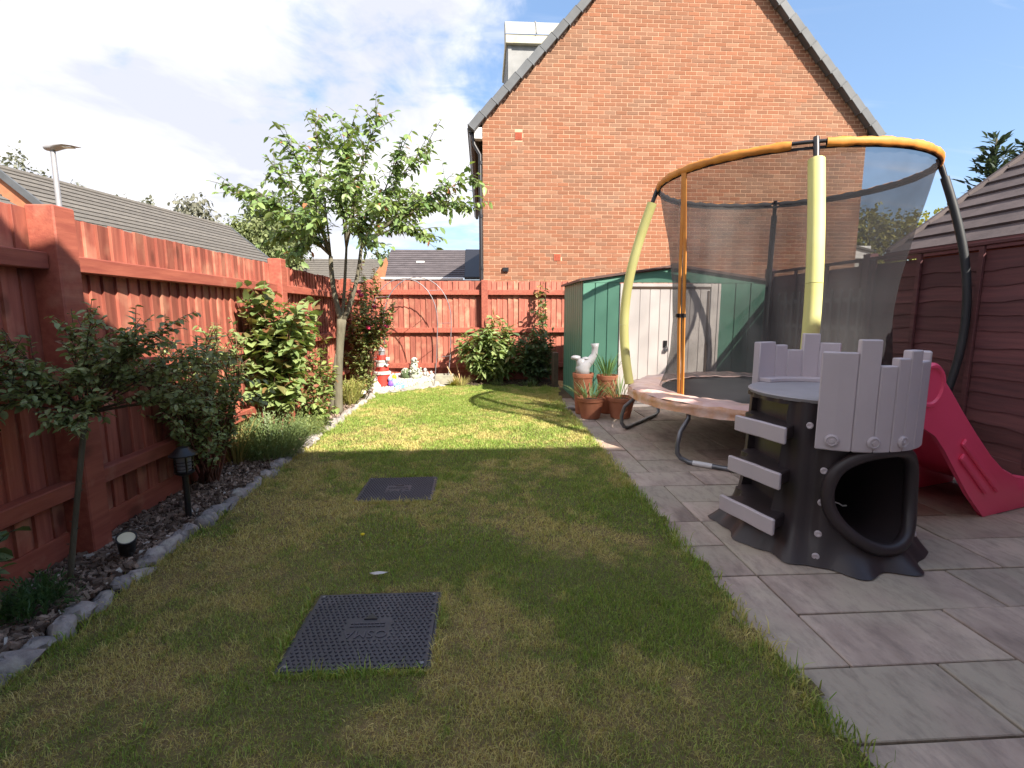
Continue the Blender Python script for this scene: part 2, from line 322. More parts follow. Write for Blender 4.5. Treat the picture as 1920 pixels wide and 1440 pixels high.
# numpy value noise
def vnoise(x, y, seed, scale):
    g = np.random.default_rng(seed).random((256, 256)); x = x * scale + 100; y = y * scale + 100
    xi = np.floor(x).astype(int); yi = np.floor(y).astype(int); fx = x - xi; fy = y - yi
    fx = fx * fx * (3 - 2 * fx); fy = fy * fy * (3 - 2 * fy); xi %= 255; yi %= 255
    return (g[xi, yi] * (1 - fx) + g[xi + 1, yi] * fx) * (1 - fy) + (g[xi, yi + 1] * (1 - fx) + g[xi + 1, yi + 1] * fx) * fy
def fbm(x, y, seed, scale, o=4):
    s = 0; a = .5; t = 0
    for i in range(o): s = s + a * vnoise(x, y, seed + i, scale * 2 ** i); t += a; a *= .55
    return s / t
def np_mesh(name, verts, loops_per_face, idx, cols=None, material=None, parent=None, kind=None, smooth=True):
    """verts (n,3); idx flat vertex indices; loops_per_face (m,) counts; cols (n,3) per vertex"""
    me = bpy.data.meshes.new(name); off = np.array(ORG[parent.name]) if parent is not None else np.zeros(3)
    v = (verts - off).astype(np.float32)
    me.vertices.add(len(v)); me.vertices.foreach_set('co', v.ravel())
    me.loops.add(len(idx)); me.loops.foreach_set('vertex_index', idx.astype(np.int32))
    st = np.concatenate([[0], np.cumsum(loops_per_face)[:-1]]).astype(np.int32)
    me.polygons.add(len(st)); me.polygons.foreach_set('loop_start', st)
    if cols is not None:
        a = me.attributes.new('Col', 'FLOAT_COLOR', 'POINT'); c4 = np.ones((len(v), 4), np.float32); c4[:, :3] = cols; a.data.foreach_set('color', c4.ravel())
    me.update(calc_edges=True); me.validate()
    if smooth: me.shade_smooth()
    else: me.shade_flat()
    if material: me.materials.append(material)
    o = bpy.data.objects.new(name, me); register(o, parent)
    if parent is None: ORG[o.name] = Vector((0, 0, 0))
    if kind: o['kind'] = kind
    return o

# ---------------------------------------------------------------- ground
gm = MB(); gm.grid(lambda u, v: (-600 + 1200 * u, -600 + 1200 * v, -.12), 8, 8)
tag(gm.build('ground', M['ground'], fixn=False), 'rough ground beyond the garden', kind='structure')

# lawn
def in_lawn(x, y):
    le = -1.60 + .03 * np.sin(y * 7) + .02 * np.sin(y * 17 + 1)
    re = 1.045 + .022 * np.sin(y * 9 + .7) + .014 * np.sin(y * 23) + np.where(y > 6.6, (y - 6.6) * .12, 0)
    far = np.minimum(8.50 + .05 * np.sin(x * 6), 7.50 + (x + 1.62) * .93)
    far = np.minimum(far, 8.5 - np.maximum(0, x - .6) * .75)
    return (x > le) & (x < re) & (y < far) & (y > .2)
def lawn_colour(x, y):
    d = fbm(x, y, 3, 1.6, 4); d2 = fbm(x, y, 23, 6.0, 3); d3 = fbm(x + 9, y, 41, .7, 2)
    dry = np.clip((d - .42) * 2.2 + (d2 - .5) * 1.5 + (fbm(x, y, 57, 17.0, 2) - .5) * 1.3 + (d3 - .5) * .8 + .15, 0, 1)
    for (cx, cy, r, k) in ((-1.05, 2.2, .45, .5), (.55, 1.35, .35, .55), (-.1, 2.75, .3, .3), (.35, 2.9, .5, .25), (-.9, 2.85, .35, .35), (-.75, 1.25, .4, .2), (.75, 2.0, .22, -.5), (.85, 2.9, .22, -.6), (.5, 1.75, .2, -.4), (-.05, 2.45, .18, -.4), (-.2, 3.0, .2, -.4)):
        dry = np.clip(dry + k * np.exp(-((x - cx) ** 2 + (y - cy) ** 2) / r ** 2), 0, 1)
    return dry
def mixc(a, b, t): return np.asarray(a)[None, :] * (1 - t[:, None]) + np.asarray(b)[None, :] * t[:, None]
xs = np.arange(-1.75, 1.35, .04); ys = np.arange(-1.2, 8.75, .04); gx, gy = np.meshgrid(xs, ys); gx = gx.ravel(); gy = gy.ravel()
keep_w = len(xs); nf = []
fx = (np.arange(len(gx)).reshape(len(ys), len(xs)))
q = np.stack([fx[:-1, :-1], fx[:-1, 1:], fx[1:, 1:], fx[1:, :-1]], -1).reshape(-1, 4)
cx = gx[q].mean(1); cy = gy[q].mean(1)
q = q[in_lawn(cx, np.maximum(cy, .3))]
dry = lawn_colour(gx, gy)
lv = np.stack([gx, gy, .003 + .012 * fbm(gx, gy, 77, 2.2, 3)], 1)
lawn = np_mesh('lawn', lv, np.full(len(q), 4), q.ravel(), mixc((.13, .13, .05), (.25, .19, .095), dry), M['lawn'])
tag(lawn, 'short lawn ground under the grass', kind='structure')
COVERS = [(-.455, 1.84, .54, .50), (-.59, 3.41, .52, .50)]
def grass():
    V_, F_, C_ = [], [], []
    zones = ((1.0, 2.5, 38000, .0012, .028), (2.5, 4.4, 19000, .0021, .029), (4.4, 8.6, 12500, .0033, .031))
    P = []
    for y0, y1, dens, w, h in zones:
        n = int((y1 - y0) * 2.95 * dens); x = RNG.uniform(-1.68, 1.27, n); y = RNG.uniform(y0, y1, n)
        k = in_lawn(x, y) & (np.abs(x + .06) < y * 1.12 + .5)
        P.append((x[k], y[k], np.full(k.sum(), w), np.full(k.sum(), h)))
    # longer tufts that spill over the stone edging, the paving and the covers
    n = 9000; y = RNG.uniform(1.0, 8.3, n); x = np.where(RNG.random(n) < .6, 1.03 + RNG.normal(0, .03, n), -1.585 + RNG.normal(0, .02, n))
    P.append((x, y, np.full(n, .0024), RNG.uniform(.03, .065, n)))
    for (cx, cy, w, d) in COVERS:
        n = 900; s = RNG.integers(0, 3, n); t = RNG.uniform(-.5, .5, n)
        ex = np.where(s == 0, cx + t * w, np.where(s == 1, cx - w / 2 - .01, cx + w / 2 + .012)); ey = np.where(s == 0, cy - d / 2 - .012, cy + t * d)
        P.append((ex + RNG.normal(0, .008, n), ey + RNG.normal(0, .008, n), np.full(n, .0023), RNG.uniform(.025, .055, n)))
    for (cx, cy, w, d) in COVERS:
        n = 420; P.append((cx + RNG.uniform(-.5, .5, n) * w, cy - d / 2 - .008 + RNG.normal(0, .009, n), np.full(n, .0018), RNG.uniform(.025, .055, n) * (.6 + .6 * RNG.random(n))))
    nc = 90; ccx = RNG.uniform(-1.5, 1.0, nc); ccy = RNG.uniform(1.2, 8.2, nc); n = nc * 26; ci = np.repeat(np.arange(nc), 26)
    P.append((ccx[ci] + RNG.normal(0, .022, n), ccy[ci] + RNG.normal(0, .022, n), np.full(n, .0030), RNG.uniform(.026, .046, n)))
    x, y, w, h = [np.concatenate([p[i] for p in P]) for i in range(4)]
    k = np.ones(len(x), bool)
    for (cx, cy, cw, cd) in COVERS: k &= ~((np.abs(x - cx) < cw / 2 - .004) & (np.abs(y - cy) < cd / 2 - .004))
    x, y, w, h = x[k], y[k], w[k], h[k]; n = len(x)
    dry = lawn_colour(x, y); cl = fbm(x, y, 91, 14, 2)
    h = h * RNG.uniform(.55, 1.25, n) * (.75 + .5 * cl); an = RNG.uniform(0, 2 * PI, n); lean = RNG.uniform(.1, .95, n) + .25 * dry
    la = RNG.uniform(0, 2 * PI, n)
    px_, py_ = np.cos(an), np.sin(an); lx, ly = np.cos(la) * lean, np.sin(la) * lean
    w = w * RNG.uniform(.7, 1.3, n)
    V_ = np.zeros((n, 5, 3))
    V_[:, 0] = np.stack([x - px_ * w, y - py_ * w, np.full(n, .0)], 1); V_[:, 1] = np.stack([x + px_ * w, y + py_ * w, np.full(n, .0)], 1)
    mx_, my_ = x + lx * h * .35, y + ly * h * .35; mz = h * .62
    V_[:, 2] = np.stack([mx_ + px_ * w * .7, my_ + py_ * w * .7, mz], 1); V_[:, 3] = np.stack([mx_ - px_ * w * .7, my_ - py_ * w * .7, mz], 1)
    V_[:, 4] = np.stack([x + lx * h, y + ly * h, h * (1.02 - .35 * np.minimum(lean, 1))], 1)
    b = np.arange(n)[:, None] * 5
    idx = np.concatenate([b + np.array([[0, 1, 2, 3]]), b + np.array([[3, 2, 4]])], 1).ravel()
    cnt = np.tile([4, 3], n)
    far_ = np.clip((y - 3.8) / 1.2, 0, 1); t = np.clip(dry * (.85 - .20 * far_) + .04 + .06 * far_ + RNG.normal(0, 1, n) * (.26 - .14 * far_), 0, 1)
    c = mixc((.25, .335, .075), (.62, .54, .23), t) * (1 + (RNG.uniform(.72, 1.25, n) - 1) * (1 - .5 * far_))[:, None]
    g = (RNG.random(n) < .35) & (dry < .5); c[g] = c[g] * np.array([.8, 1.05, .75])
    cols = np.repeat(c, 5, 0)
    o = np_mesh('grass', V_.reshape(-1, 3), cnt, idx, cols, M['grass'], kind='stuff')
    tag(o, 'short mown grass of green and straw coloured blades covering the lawn', 'grass')
grass()

# planting bed along the left fence and across the back
bm_ = MB(); bm_.grid(lambda u, v: (-2.06 + u * .46, -1 + v * 10.1, .012 + .03 * math.sin(u * 9 + v * 40) * math.sin(v * 63) * u * (1 - u) * 4), 8, 90)
tag(bm_.build('bed_soil', M['soil'], smooth=180, fixn=False), 'dark soil bed along the red fence', kind='structure')
bm_ = MB(); bm_.grid(lambda u, v: (-.62 + u * 1.9, 8.40 - u * .28 + v * (.66 + u * .28), .016 + .02 * math.sin(u * 30) * math.sin(v * 9)), 24, 8)
tag(bm_.build('back_bed_soil', M['soil'], smooth=180, fixn=False), 'dark soil bed under the back fence shrubs', kind='structure')
def scatter_boxes(name, pos, size, cols, material, label, cat, flat=.35, parent=None):
    n = len(pos); base = np.array([[-1, -1, -1], [1, -1, -1], [1, 1, -1], [-1, 1, -1], [-.8, -.8, 1], [.8, -.8, 1], [.8, .8, 1], [-.8, .8, 1]], float)
    f = np.array([[4, 5, 6, 7], [0, 1, 5, 4], [1, 2, 6, 5], [2, 3, 7, 6], [3, 0, 4, 7]])
    a = RNG.uniform(0, 2 * PI, n); tx = RNG.normal(0, .35, n); ty = RNG.normal(0, .35, n)
    s = np.stack([size, size * RNG.uniform(.16, .5, n) if flat < .6 else size * RNG.uniform(.7, 1, n), size * flat * RNG.uniform(.5, 1.2, n)], 1)
    v = base[None] * s[:, None, :]
    ca, sa = np.cos(a), np.sin(a)
    x = v[..., 0] * ca[:, None] - v[..., 1] * sa[:, None]; y = v[..., 0] * sa[:, None] + v[..., 1] * ca[:, None]; z = v[..., 2] + x * tx[:, None] + y * ty[:, None]
    v = np.stack([x, y, z], -1) + pos[:, None, :]
    idx = (np.arange(n)[:, None, None] * 8 + f[None]).ravel()
    o = np_mesh(name, v.reshape(-1, 3), np.full(n * 5, 4), idx, np.repeat(cols, 8, 0), material, parent, 'stuff', smooth=False)
    if parent is None: tag(o, label, cat)
    return o
n = 12000; y = RNG.uniform(1.2, 8.9, n) ** 1.0; y = np.where(RNG.random(n) < .55, RNG.uniform(1.3, 4.5, n), y); x = RNG.uniform(-2.02, -1.66, n)
c = mixc((.09, .06, .045), (.46, .36, .29), RNG.random(n) ** 1.9) * RNG.uniform(.7, 1.2, n)[:, None]
wh = RNG.random(n) < .02; c[wh] = (.6, .58, .54)
scatter_boxes('bark_chips', np.stack([x, y, RNG.uniform(.03, .055, n)], 1), RNG.uniform(.006, .026, n), c, M['chip'], 'loose brown bark chips mulching the bed beside the red fence', 'bark chips')
n = 1500; x = RNG.uniform(-.55, 1.2, n); y = RNG.uniform(8.3, 8.95, n); c = mixc((.07, .05, .035), (.2, .15, .10), RNG.random(n) ** 2)
k = y > 8.42 - np.maximum(0, x) * .3
scatter_boxes('bark_chips', np.stack([x, y, RNG.uniform(.02, .04, n)], 1)[k], RNG.uniform(.006, .018, n)[k], c[k], M['chip'], 'dark bark mulch under the back fence shrubs', 'bark chips')

# ---------------------------------------------------------------- patio
patio = tag(bpy.data.objects.new('patio', None), 'sandstone patio of mixed rectangular slabs right of the lawn', kind='structure'); COL.objects.link(patio); ORG['patio'] = V(0, 0, 0)
pb = MB(); pb.bb((.92, -1.6, -.11), (4.3, 6.98, -.014)); pb.build('joint_bed', M['joint'], patio)
SL = {}
def slab_mesh(w, d):
    k = (round(w, 2), round(d, 2))
    if k not in SL:
        b = MB(); b.box((0, 0, 0), (w - .009, d - .009, .04)); SL[k] = b.mesh('paving_slab', M['slab'], bevel=.003)
    return SL[k]
G = .31; X0 = .665; Y0 = -.94      # joint grid
ncx, ncy = 12, 26
occ = np.zeros((ncx, ncy), bool)
def lay(i, j, w, d):
    if i + w > ncx or j + d > ncy or occ[i:i + w, j:j + d].any(): return False
    occ[i:i + w, j:j + d] = True
    xa = max(X0 + i * G, .955); xb = X0 + (i + w) * G
    if xb - xa < .02: return True
    piece('paving_slab', slab_mesh(xb - xa, d * G), patio, ((xa + xb) / 2, Y0 + (j + d / 2) * G + random.uniform(-.0015, .0015), -.02 + random.uniform(-.0025, .0025)), (random.uniform(-.005, .005), random.uniform(-.004, .004), random.uniform(-.003, .003)))
    return True
for a in ((0, 8, 2, 2), (2, 8, 2, 1), (2, 9, 3, 1), (4, 7, 2, 2), (0, 7, 3, 1), (1, 6, 2, 1), (0, 10, 2, 1), (0, 11, 2, 1), (2, 10, 2, 2), (0, 12, 2, 2), (2, 12, 2, 1), (2, 13, 2, 1), (0, 14, 3, 1), (4, 10, 2, 1), (6, 10, 2, 1), (5, 9, 3, 1), (0, 15, 2, 2), (2, 15, 2, 1), (2, 16, 2, 1)): lay(*a)
rs = random.Random(5)
for j in range(ncy):
    for i in range(ncx):
        if not occ[i, j]:
            opts = [(2, 2), (2, 1), (3, 2), (1, 2), (2, 1)]; rs.shuffle(opts)
            for w, d in opts + [(1, 1)]:
                if lay(i, j, w, d): break

# ---------------------------------------------------------------- stone edging
edge = thing('stone_edging', 'row of rough grey stones between the bark bed and the lawn', 'stone edging', (-1.63, 4, 0))
ST = []
for k in range(6):
    b = MB(); b.blob((0, 0, 0), (.088, .06, .05), 31 + k, .42, 11, 7); rq = random.Random(k); b.v = [(x_ * rq.uniform(.86, 1.1), y_ * rq.uniform(.86, 1.1), z_ * rq.uniform(.8, 1.05)) for x_, y_, z_ in b.v]; ST.append(b.mesh('stone', M['stone'], smooth=28, fixn=False))
y = .9
while y < 7.5:
    L_ = random.uniform(.5, 1.2)
    piece('stone', random.choice(ST), edge, (-1.632 + random.uniform(-.018, .018), y, .012 + random.uniform(-.012, .010)), (random.uniform(-.3, .3), random.uniform(-.2, .2), PI / 2 + random.uniform(-.3, .3)), (L_, random.uniform(.7, 1.15), random.uniform(.75, 1.25)))
    y += .128 * L_
for (x, y) in ((-1.52, 7.60), (-1.38, 7.73), (-1.24, 7.85), (-1.11, 7.97), (-.98, 8.09), (-.84, 8.21), (-.7, 8.34)):
    piece('stone', random.choice(ST), edge, (x, y, .015), (0, 0, .75 + random.uniform(-.2, .2)), (.8, .75, .6))
s1 = piece('edging_stone', ST[2], None, (1.13, 6.22, .025), (0, 0, .4), (1.1, 1, .8)); tag(s1, 'single pale stone at the patio corner beside the terracotta pots', 'stone')

# ---------------------------------------------------------------- fences
def board_mesh(h, w=.125):
    b = MB(); t1, t2 = .018, .005            # feather-edge: thick and thin edge, lapped
    vs = []
    for z in (0, h):
        vs += [(0, -w / 2, z), (t1, -w / 2, z), (t2, w / 2, z), (0, w / 2, z)]
    b.add(vs, [(3, 2, 1, 0), (4, 5, 6, 7), (0, 1, 5, 4), (1, 2, 6, 5), (2, 3, 7, 6), (3, 0, 4, 7)])
    return b.mesh('board', M['fence'], bevel=.0012)
ZB, ZT = .16, 1.69
BM = board_mesh(ZT - ZB)
fl = thing('board_fence', 'long red feather-edge board fence behind the left bed', 'fence', (-2.05, 4, 0))
y = .2
while y < 8.95:
    piece('board', BM, fl, (-2.052 + random.uniform(-.002, .002), y, ZB + random.uniform(-.004, .006)), (random.uniform(-.004, .004), random.uniform(.02, .035) * 0, .04 + random.uniform(-.02, .02)))
    y += .098
def rail(parent, a, b, name='rail', w=.07, h=.078):
    m_ = MB(); a = V(*a); b = V(*b); d = b - a
    m_.box((a + b) / 2, (abs(d.x) or w, abs(d.y) or w, h)); return m_.build(name, M['fence_rail'], parent, bevel=.005)
postsL = (-.1, 2.53, 5.12, 7.62)
def post_mesh(w, h, mname):
    b = MB(); b.box((0, 0, h / 2), (w, w, h)); me = b.mesh('post', M[mname], bevel=.006); return me
PM = post_mesh(.125, 1.74, 'fence_rail')
for i, py in enumerate(postsL): piece('post', PM, fl, (-1.985, py, -.03 + (.03 if i == 2 else 0)), (0, 0, 0))
prev = .1
for py in list(postsL[1:]) + [8.96]:
    for z in (1.46, .925, .385): rail(fl, (-2.001, prev + .064, z), (-2.001, py - .064, z), w=.072)
    g_ = MB(); g_.bb((-2.055, prev + .064, .0), (-2.028, py - .064, ZB + .004)); g_.build('gravel_board', M['fence_rail'], fl, bevel=.003)
    prev = py
fb = thing('board_fence', 'red feather-edge board fence across the end of the lawn', 'fence', (0, 9, 0))
ZT2 = 1.765
BM2 = board_mesh(ZT2 - ZB)
x = -1.98
while x < 3.9:
    piece('board', BM2, fb, (x, 9.018 + random.uniform(-.002, .002), ZB + random.uniform(-.004, .006)), (0, random.uniform(-.004, .004), -PI / 2 + .05 + random.uniform(-.02, .02)))
    x += .096
PM2 = post_mesh(.115, 1.80, 'fence_rail')
for px_ in (-1.93, .04, 2.4): piece('post', PM2, fb, (px_, 8.935, -.02))
for x0, x1 in ((-1.87, -.02), (.10, 2.34), (2.46, 3.9)):
    for z in (1.57, .915, .295): rail(fb, (x0, 8.968, z), (x1, 8.968, z), w=.072, h=.088)
    g_ = MB(); g_.bb((x0, 8.995, 0), (x1, 9.02, ZB + .004)); g_.build('gravel_board', M['fence_rail'], fb, bevel=.003)
# dark lapped panel fence on the right
fr = thing('panel_fence', 'dark brown lapped panel fence along the right side of the patio', 'fence', (4.0, 3, 0))
def wavy_board(L_, seed):
    r_ = random.Random(seed); b = MB(); n_ = 14; vs = []; ph = r_.uniform(0, 6)
    for i in range(n_ + 1):
        y_ = -L_ / 2 + L_ * i / n_; dz = .010 * math.sin(i * .9 + ph) + .006 * math.sin(i * 2.3 + 2 * ph)
        vs += [(0, y_, 0.145), (-.006, y_, 0.145), (-.017, y_, dz), (-.006, y_, dz - .001)]
    fs = []
    for i in range(n_):
        for j in range(4): fs.append((i * 4 + j, i * 4 + (j + 1) % 4, (i + 1) * 4 + (j + 1) % 4, (i + 1) * 4 + j))
    fs += [(0, 1, 2, 3), (n_ * 4 + 3, n_ * 4 + 2, n_ * 4 + 1, n_ * 4)]
    b.add(vs, fs); return b.mesh('board', M['fence_dark'])
WB = [wavy_board(1.74, k) for k in range(5)]
postsR = [-.40, 1.43, 3.26, 5.09, 6.92]
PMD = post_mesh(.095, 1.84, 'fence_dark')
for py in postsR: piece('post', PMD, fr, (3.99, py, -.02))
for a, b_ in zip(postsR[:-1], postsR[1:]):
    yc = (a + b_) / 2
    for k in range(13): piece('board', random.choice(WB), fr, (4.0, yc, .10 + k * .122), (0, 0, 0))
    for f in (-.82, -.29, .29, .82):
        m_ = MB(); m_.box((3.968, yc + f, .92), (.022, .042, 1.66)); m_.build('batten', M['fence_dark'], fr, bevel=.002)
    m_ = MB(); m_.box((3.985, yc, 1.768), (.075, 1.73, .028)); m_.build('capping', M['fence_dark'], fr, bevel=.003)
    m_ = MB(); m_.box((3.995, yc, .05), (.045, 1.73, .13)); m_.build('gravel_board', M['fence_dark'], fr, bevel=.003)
# picket trellis leaning on it
tr = thing('picket_trellis', 'grey slatted picket panel leaning on the dark fence behind the trampoline', 'trellis', (3.93, 5.8, 0))
for k in range(11):
    yy = 5.10 + k * .145
    m_ = MB(); m_.box((3.925, yy, .92), (.016, .036, 1.08)); m_.add([(3.917, yy - .018, 1.46), (3.933, yy - .018, 1.46), (3.933, yy + .018, 1.46), (3.917, yy + .018, 1.46), (3.925, yy, 1.49)], [(0, 1, 4), (1, 2, 4), (2, 3, 4), (3, 0, 4)])
    m_.build('slat', M['trellis'], tr)
for z in (1.36, 1.06, .55): m_ = MB(); m_.box((3.945, 5.83, z), (.018, 1.55, .05)); m_.build('crossbar', M['trellis'], tr)

# ---------------------------------------------------------------- big brick house behind
HY, HX0, HX1, EZ = 10.30, .03, 7.74, 4.85
SLP = 1.043; AX = (HX0 + HX1) / 2; AZ = EZ + (AX - HX0) * SLP
house = thing('brick_house', 'large red brick house gable end rising behind the back fence', 'house', (AX, HY, 0))
wm = MB(); poly = [(HX0, 0), (HX1, 0), (HX1, EZ), (AX, AZ), (HX0, EZ)]
wm.add([(x, HY, z) for x, z in poly] + [(x, HY + 9, z) for x, z in poly], [(0, 1, 2, 3, 4), (9, 8, 7, 6, 5)] + [(i, 5 + i, 5 + (i + 1) % 5, (i + 1) % 5) for i in range(5)])
hw = wm.build('wall', M['mortar'], house)
VENTS = [(.73, 4.60), (1.51, 2.32)]
def brick_list():
    out = []; z = .0375 - .0325; row = 0
    rr = np.random.default_rng(4)
    while z < AZ - .1:
        lo = HX0 + max(0, (z + .07 - EZ) / SLP) + .002; hi = HX1 - max(0, (z + .07 - EZ) / SLP) - .002
        x = HX0 - (.1125 if row % 2 else 0)
        while x < HX1:
            a, b = max(x + .005, lo), min(x + .220, hi)
            segs = [(a, b)]
            for vx, vz in VENTS:
                if abs(z + .0325 - vz) < .095: segs = [q_ for a_, b_ in segs for q_ in ((a_, min(b_, vx - .076)), (max(a_, vx + .076), b_))]
            for a_, b_ in segs:
                if b_ - a_ > .02 and z > 1.4: out.append((a_, b_, z, row))
            x += .225
        z += .075; row += 1
    return out
BL = brick_list()
ba = np.array([(a, b, z) for a, b, z, r_ in BL]); bx = (ba[:, 0] + ba[:, 1]) / 2; bz = ba[:, 2] + .0325
pat = fbm(bx, bz, 61, .55, 3); pat2 = fbm(bx, bz * 3, 67, 1.4, 2); rv = RNG.random(len(BL)); rv2 = RNG.random(len(BL))
bt = np.clip((pat - .45) * 2.0 + (pat2 - .5) * .7 + (rv - .5) * .8 + .28, 0, 1)
bcol = mixc((.295, .132, .080), (.240, .138, .095), bt); bcol = bcol * (.88 + .24 * rv2)[:, None]
pale = RNG.random(len(BL)) < .10; bcol[pale] = bcol[pale] * .5 + np.array([.34, .20, .135]) * .5
dist = (bx - 0) ** 2 + HY ** 2 + (bz - 1.23) ** 2
vis = (bz > 1.9) & (bx > .1) & (ba[:, 1] - ba[:, 0] > .2); order = np.argsort(np.where(vis, dist, 1e9))[:300]
single = np.zeros(len(BL), bool); single[order] = True
k = ~single; n = k.sum(); a, b, z = ba[k, 0], ba[k, 1], ba[k, 2]
pr = HY - .004 - RNG.uniform(0, .003, n)
vv = np.zeros((n, 8, 3))
for i, (xx, yy, zz) in enumerate(((a, HY, z), (b, HY, z), (b, HY, z + .065), (a, HY, z + .065), (a + .002, pr, z + .002), (b - .002, pr, z + .002), (b - .002, pr, z + .063), (a + .002, pr, z + .063))):
    vv[:, i, 0] = xx; vv[:, i, 1] = yy; vv[:, i, 2] = zz
f = np.array([[4, 5, 6, 7], [0, 1, 5, 4], [1, 2, 6, 5], [2, 3, 7, 6], [3, 0, 4, 7]])
np_mesh('brickwork', vv.reshape(-1, 3), np.full(n * 5, 4), (np.arange(n)[:, None, None] * 8 + f[None]).ravel(), np.repeat(bcol[k], 8, 0), M['brick'], hw, 'stuff', smooth=False)
BRK = []
tints = bcol[order]; lum = tints.sum(1); so = np.argsort(lum)
def colmesh(b, name, material, col, smooth=None, fixn=False):
    me = b.mesh(name, material, smooth=smooth, fixn=fixn); at = me.attributes.new('Col', 'FLOAT_COLOR', 'POINT')
    at.data.foreach_set('color', np.tile(np.array([*col, 1.0], np.float32), len(me.vertices))); return me
for i in range(16):
    b = MB(); w_ = .215 / 2
    b.add([(-w_, 0, 0), (w_, 0, 0), (w_, 0, .065), (-w_, 0, .065), (-w_ + .002, -.006, .002), (w_ - .002, -.006, .002), (w_ - .002, -.006, .063), (-w_ + .002, -.006, .063)], [tuple(q_) for q_ in f])
    BRK.append(colmesh(b, 'brick', M['brick'], tints[so[int((i + .5) / 16 * len(so))]]))
rank = np.empty(len(so), int); rank[so] = np.arange(len(so))
for j, i in enumerate(order):
    piece('brick', BRK[min(15, int(rank[j] / len(so) * 16))], hw, (bx[i], HY + random.uniform(-.002, .001), ba[i, 2]), (0, 0, 0), ((ba[i, 1] - ba[i, 0]) / .215, 1, 1))
for vx, vz in VENTS:
    b = MB(); b.bb((vx - .068, HY - .014, vz - .068), (vx + .068, HY, vz + .068))
    for k_ in range(5): b.bb((vx - .05, HY - .02, vz - .05 + k_ * .022), (vx + .05, HY - .013, vz - .040 + k_ * .022))
    b.build('air_vent', M['vent'], hw)
b = MB(); b.bb((.41, HY - .05, 2.03), (.53, HY, 2.11)); b.bb((.43, HY - .055, 2.045), (.51, HY - .049, 2.085)); b.build('outlet_box', M['black_pvc'], hw, bevel=.004)
hr = None
rm = MB()
for sg in (-1, 1):
    ex = AX + sg * (AX - HX0 + .22); ez = AZ - (AX - HX0 + .22) * SLP
    nx, nz = sg * SLP / math.hypot(1, SLP) * .10, .10 / math.hypot(1, SLP)
    pts = [(AX, AZ + .02), (ex, ez + .02), (ex + nx, ez + nz + .02), (AX, AZ + .16)]
    rm.add([(x, HY - .03, z) for x, z in pts] + [(x, HY + 9.1, z) for x, z in pts], [(0, 1, 2, 3), (7, 6, 5, 4), (0, 4, 5, 1), (1, 5, 6, 2), (2, 6, 7, 3), (3, 7, 4, 0)])
hr = rm.build('roof', M['slate_edge'], house)
ang = math.atan(SLP); VT = MB(); VT.box((0, 0, 0), (.345, .15, .15)); VT.bb((-.172, -.08, -.09), (-.15, .075, .085)); VTM = VT.mesh('verge_tile', M['slate_edge'], bevel=.006)
for sg in (-1, 1):
    Ls = math.hypot(AX - HX0 + .22, (AX - HX0 + .22) * SLP); k_ = 0
    while k_ * .325 < Ls:
        s = .16 + k_ * .325; px_ = AX + sg * (AX - HX0 + .22 - s * math.cos(ang)); pz = AZ - (AX - HX0 + .22) * SLP + s * math.sin(ang) + .075
        piece('verge_tile', VTM, hr, (px_, HY - .09, pz), (0, (-ang - .05) if sg < 0 else (ang + .05), 0) if sg < 0 else (0, ang + .05, PI) if False else (0, ang + .05, 0), (1, 1, 1) if sg < 0 else (-1, 1, 1)); k_ += 1
b = MB(); b.bb((HX0 - .16, HY - .05, EZ - .33), (HX0 - .01, HY + .1, EZ - .12)); b.bb((HX1 + .01, HY - .05, EZ - .30), (HX1 + .16, HY + .1, EZ - .12)); b.build('soffit_box', M['white_pvc'], house, bevel=.01)
b = MB(); b.tube([(HX0 - .20, HY + .02, EZ - .20), (HX0 - .20, HY + 8.9, EZ - .20)], .06, 10); b.build('gutter', M['black_pvc'], house, smooth=40)
b = MB(); b.tube([(HX0 - .20, HY + .03, EZ - .24), (HX0 - .16, HY + .03, EZ - .42), (HX0 - .05, HY + .03, EZ - .6), (HX0 - .04, HY + .03, 0)], .036, 10)
for z in (4.1, 3.1, 2.1): b.lathe([(.045, z - .03), (.045, z + .03)], 10, (HX0 - .04, HY + .03, 0))
b.build('downpipe', M['black_pvc'], house, smooth=40)
# dormer with lead roof on the far slope edge
dm = MB(); dm.bb((.66, 11.52, 5.3), (2.9, 13.2, 6.86), 0)
for k_ in range(12): dm.box((.575, 11.56 + k_ * .14, 6.22), (.03, .06, 1.22), None, 0)
dm.bb((.585, 11.5, 5.62), (.66, 13.2, 6.84), 0)
dor = dm.build('dormer', M['lead'], house)
dm = MB(); dm.bb((.53, 11.42, 6.80), (3.0, 13.3, 6.98)); dm.build('dormer_fascia', M['cream_fascia'], dor, bevel=.01)
def lead_prof(v): return (11.40 + .62 * v ** 1.5, 6.98 + .46 * math.sin(min(1, v) * PI / 2))
dm = MB(); dm.grid(lambda u, v: (.53 + u * 2.5, *lead_prof(v)), 4, 10); dm.add([(.53, *lead_prof(v_ / 6)) for v_ in range(7)] + [(.53, 12.02, 6.98)], [(7, 6, 5, 4, 3, 2, 1, 0)]); dm.build('dormer_roof', M['lead_top'], dor, fixn=False)
for k_ in range(4):
    dm = MB(); dm.tube([(1.18 + k_ * .62, y_ - .012, z_ + .006) for y_, z_ in (lead_prof(v_ / 6) for v_ in range(7))], .013, 6); dm.build('seam_roll', M['lead'], dor, smooth=60)

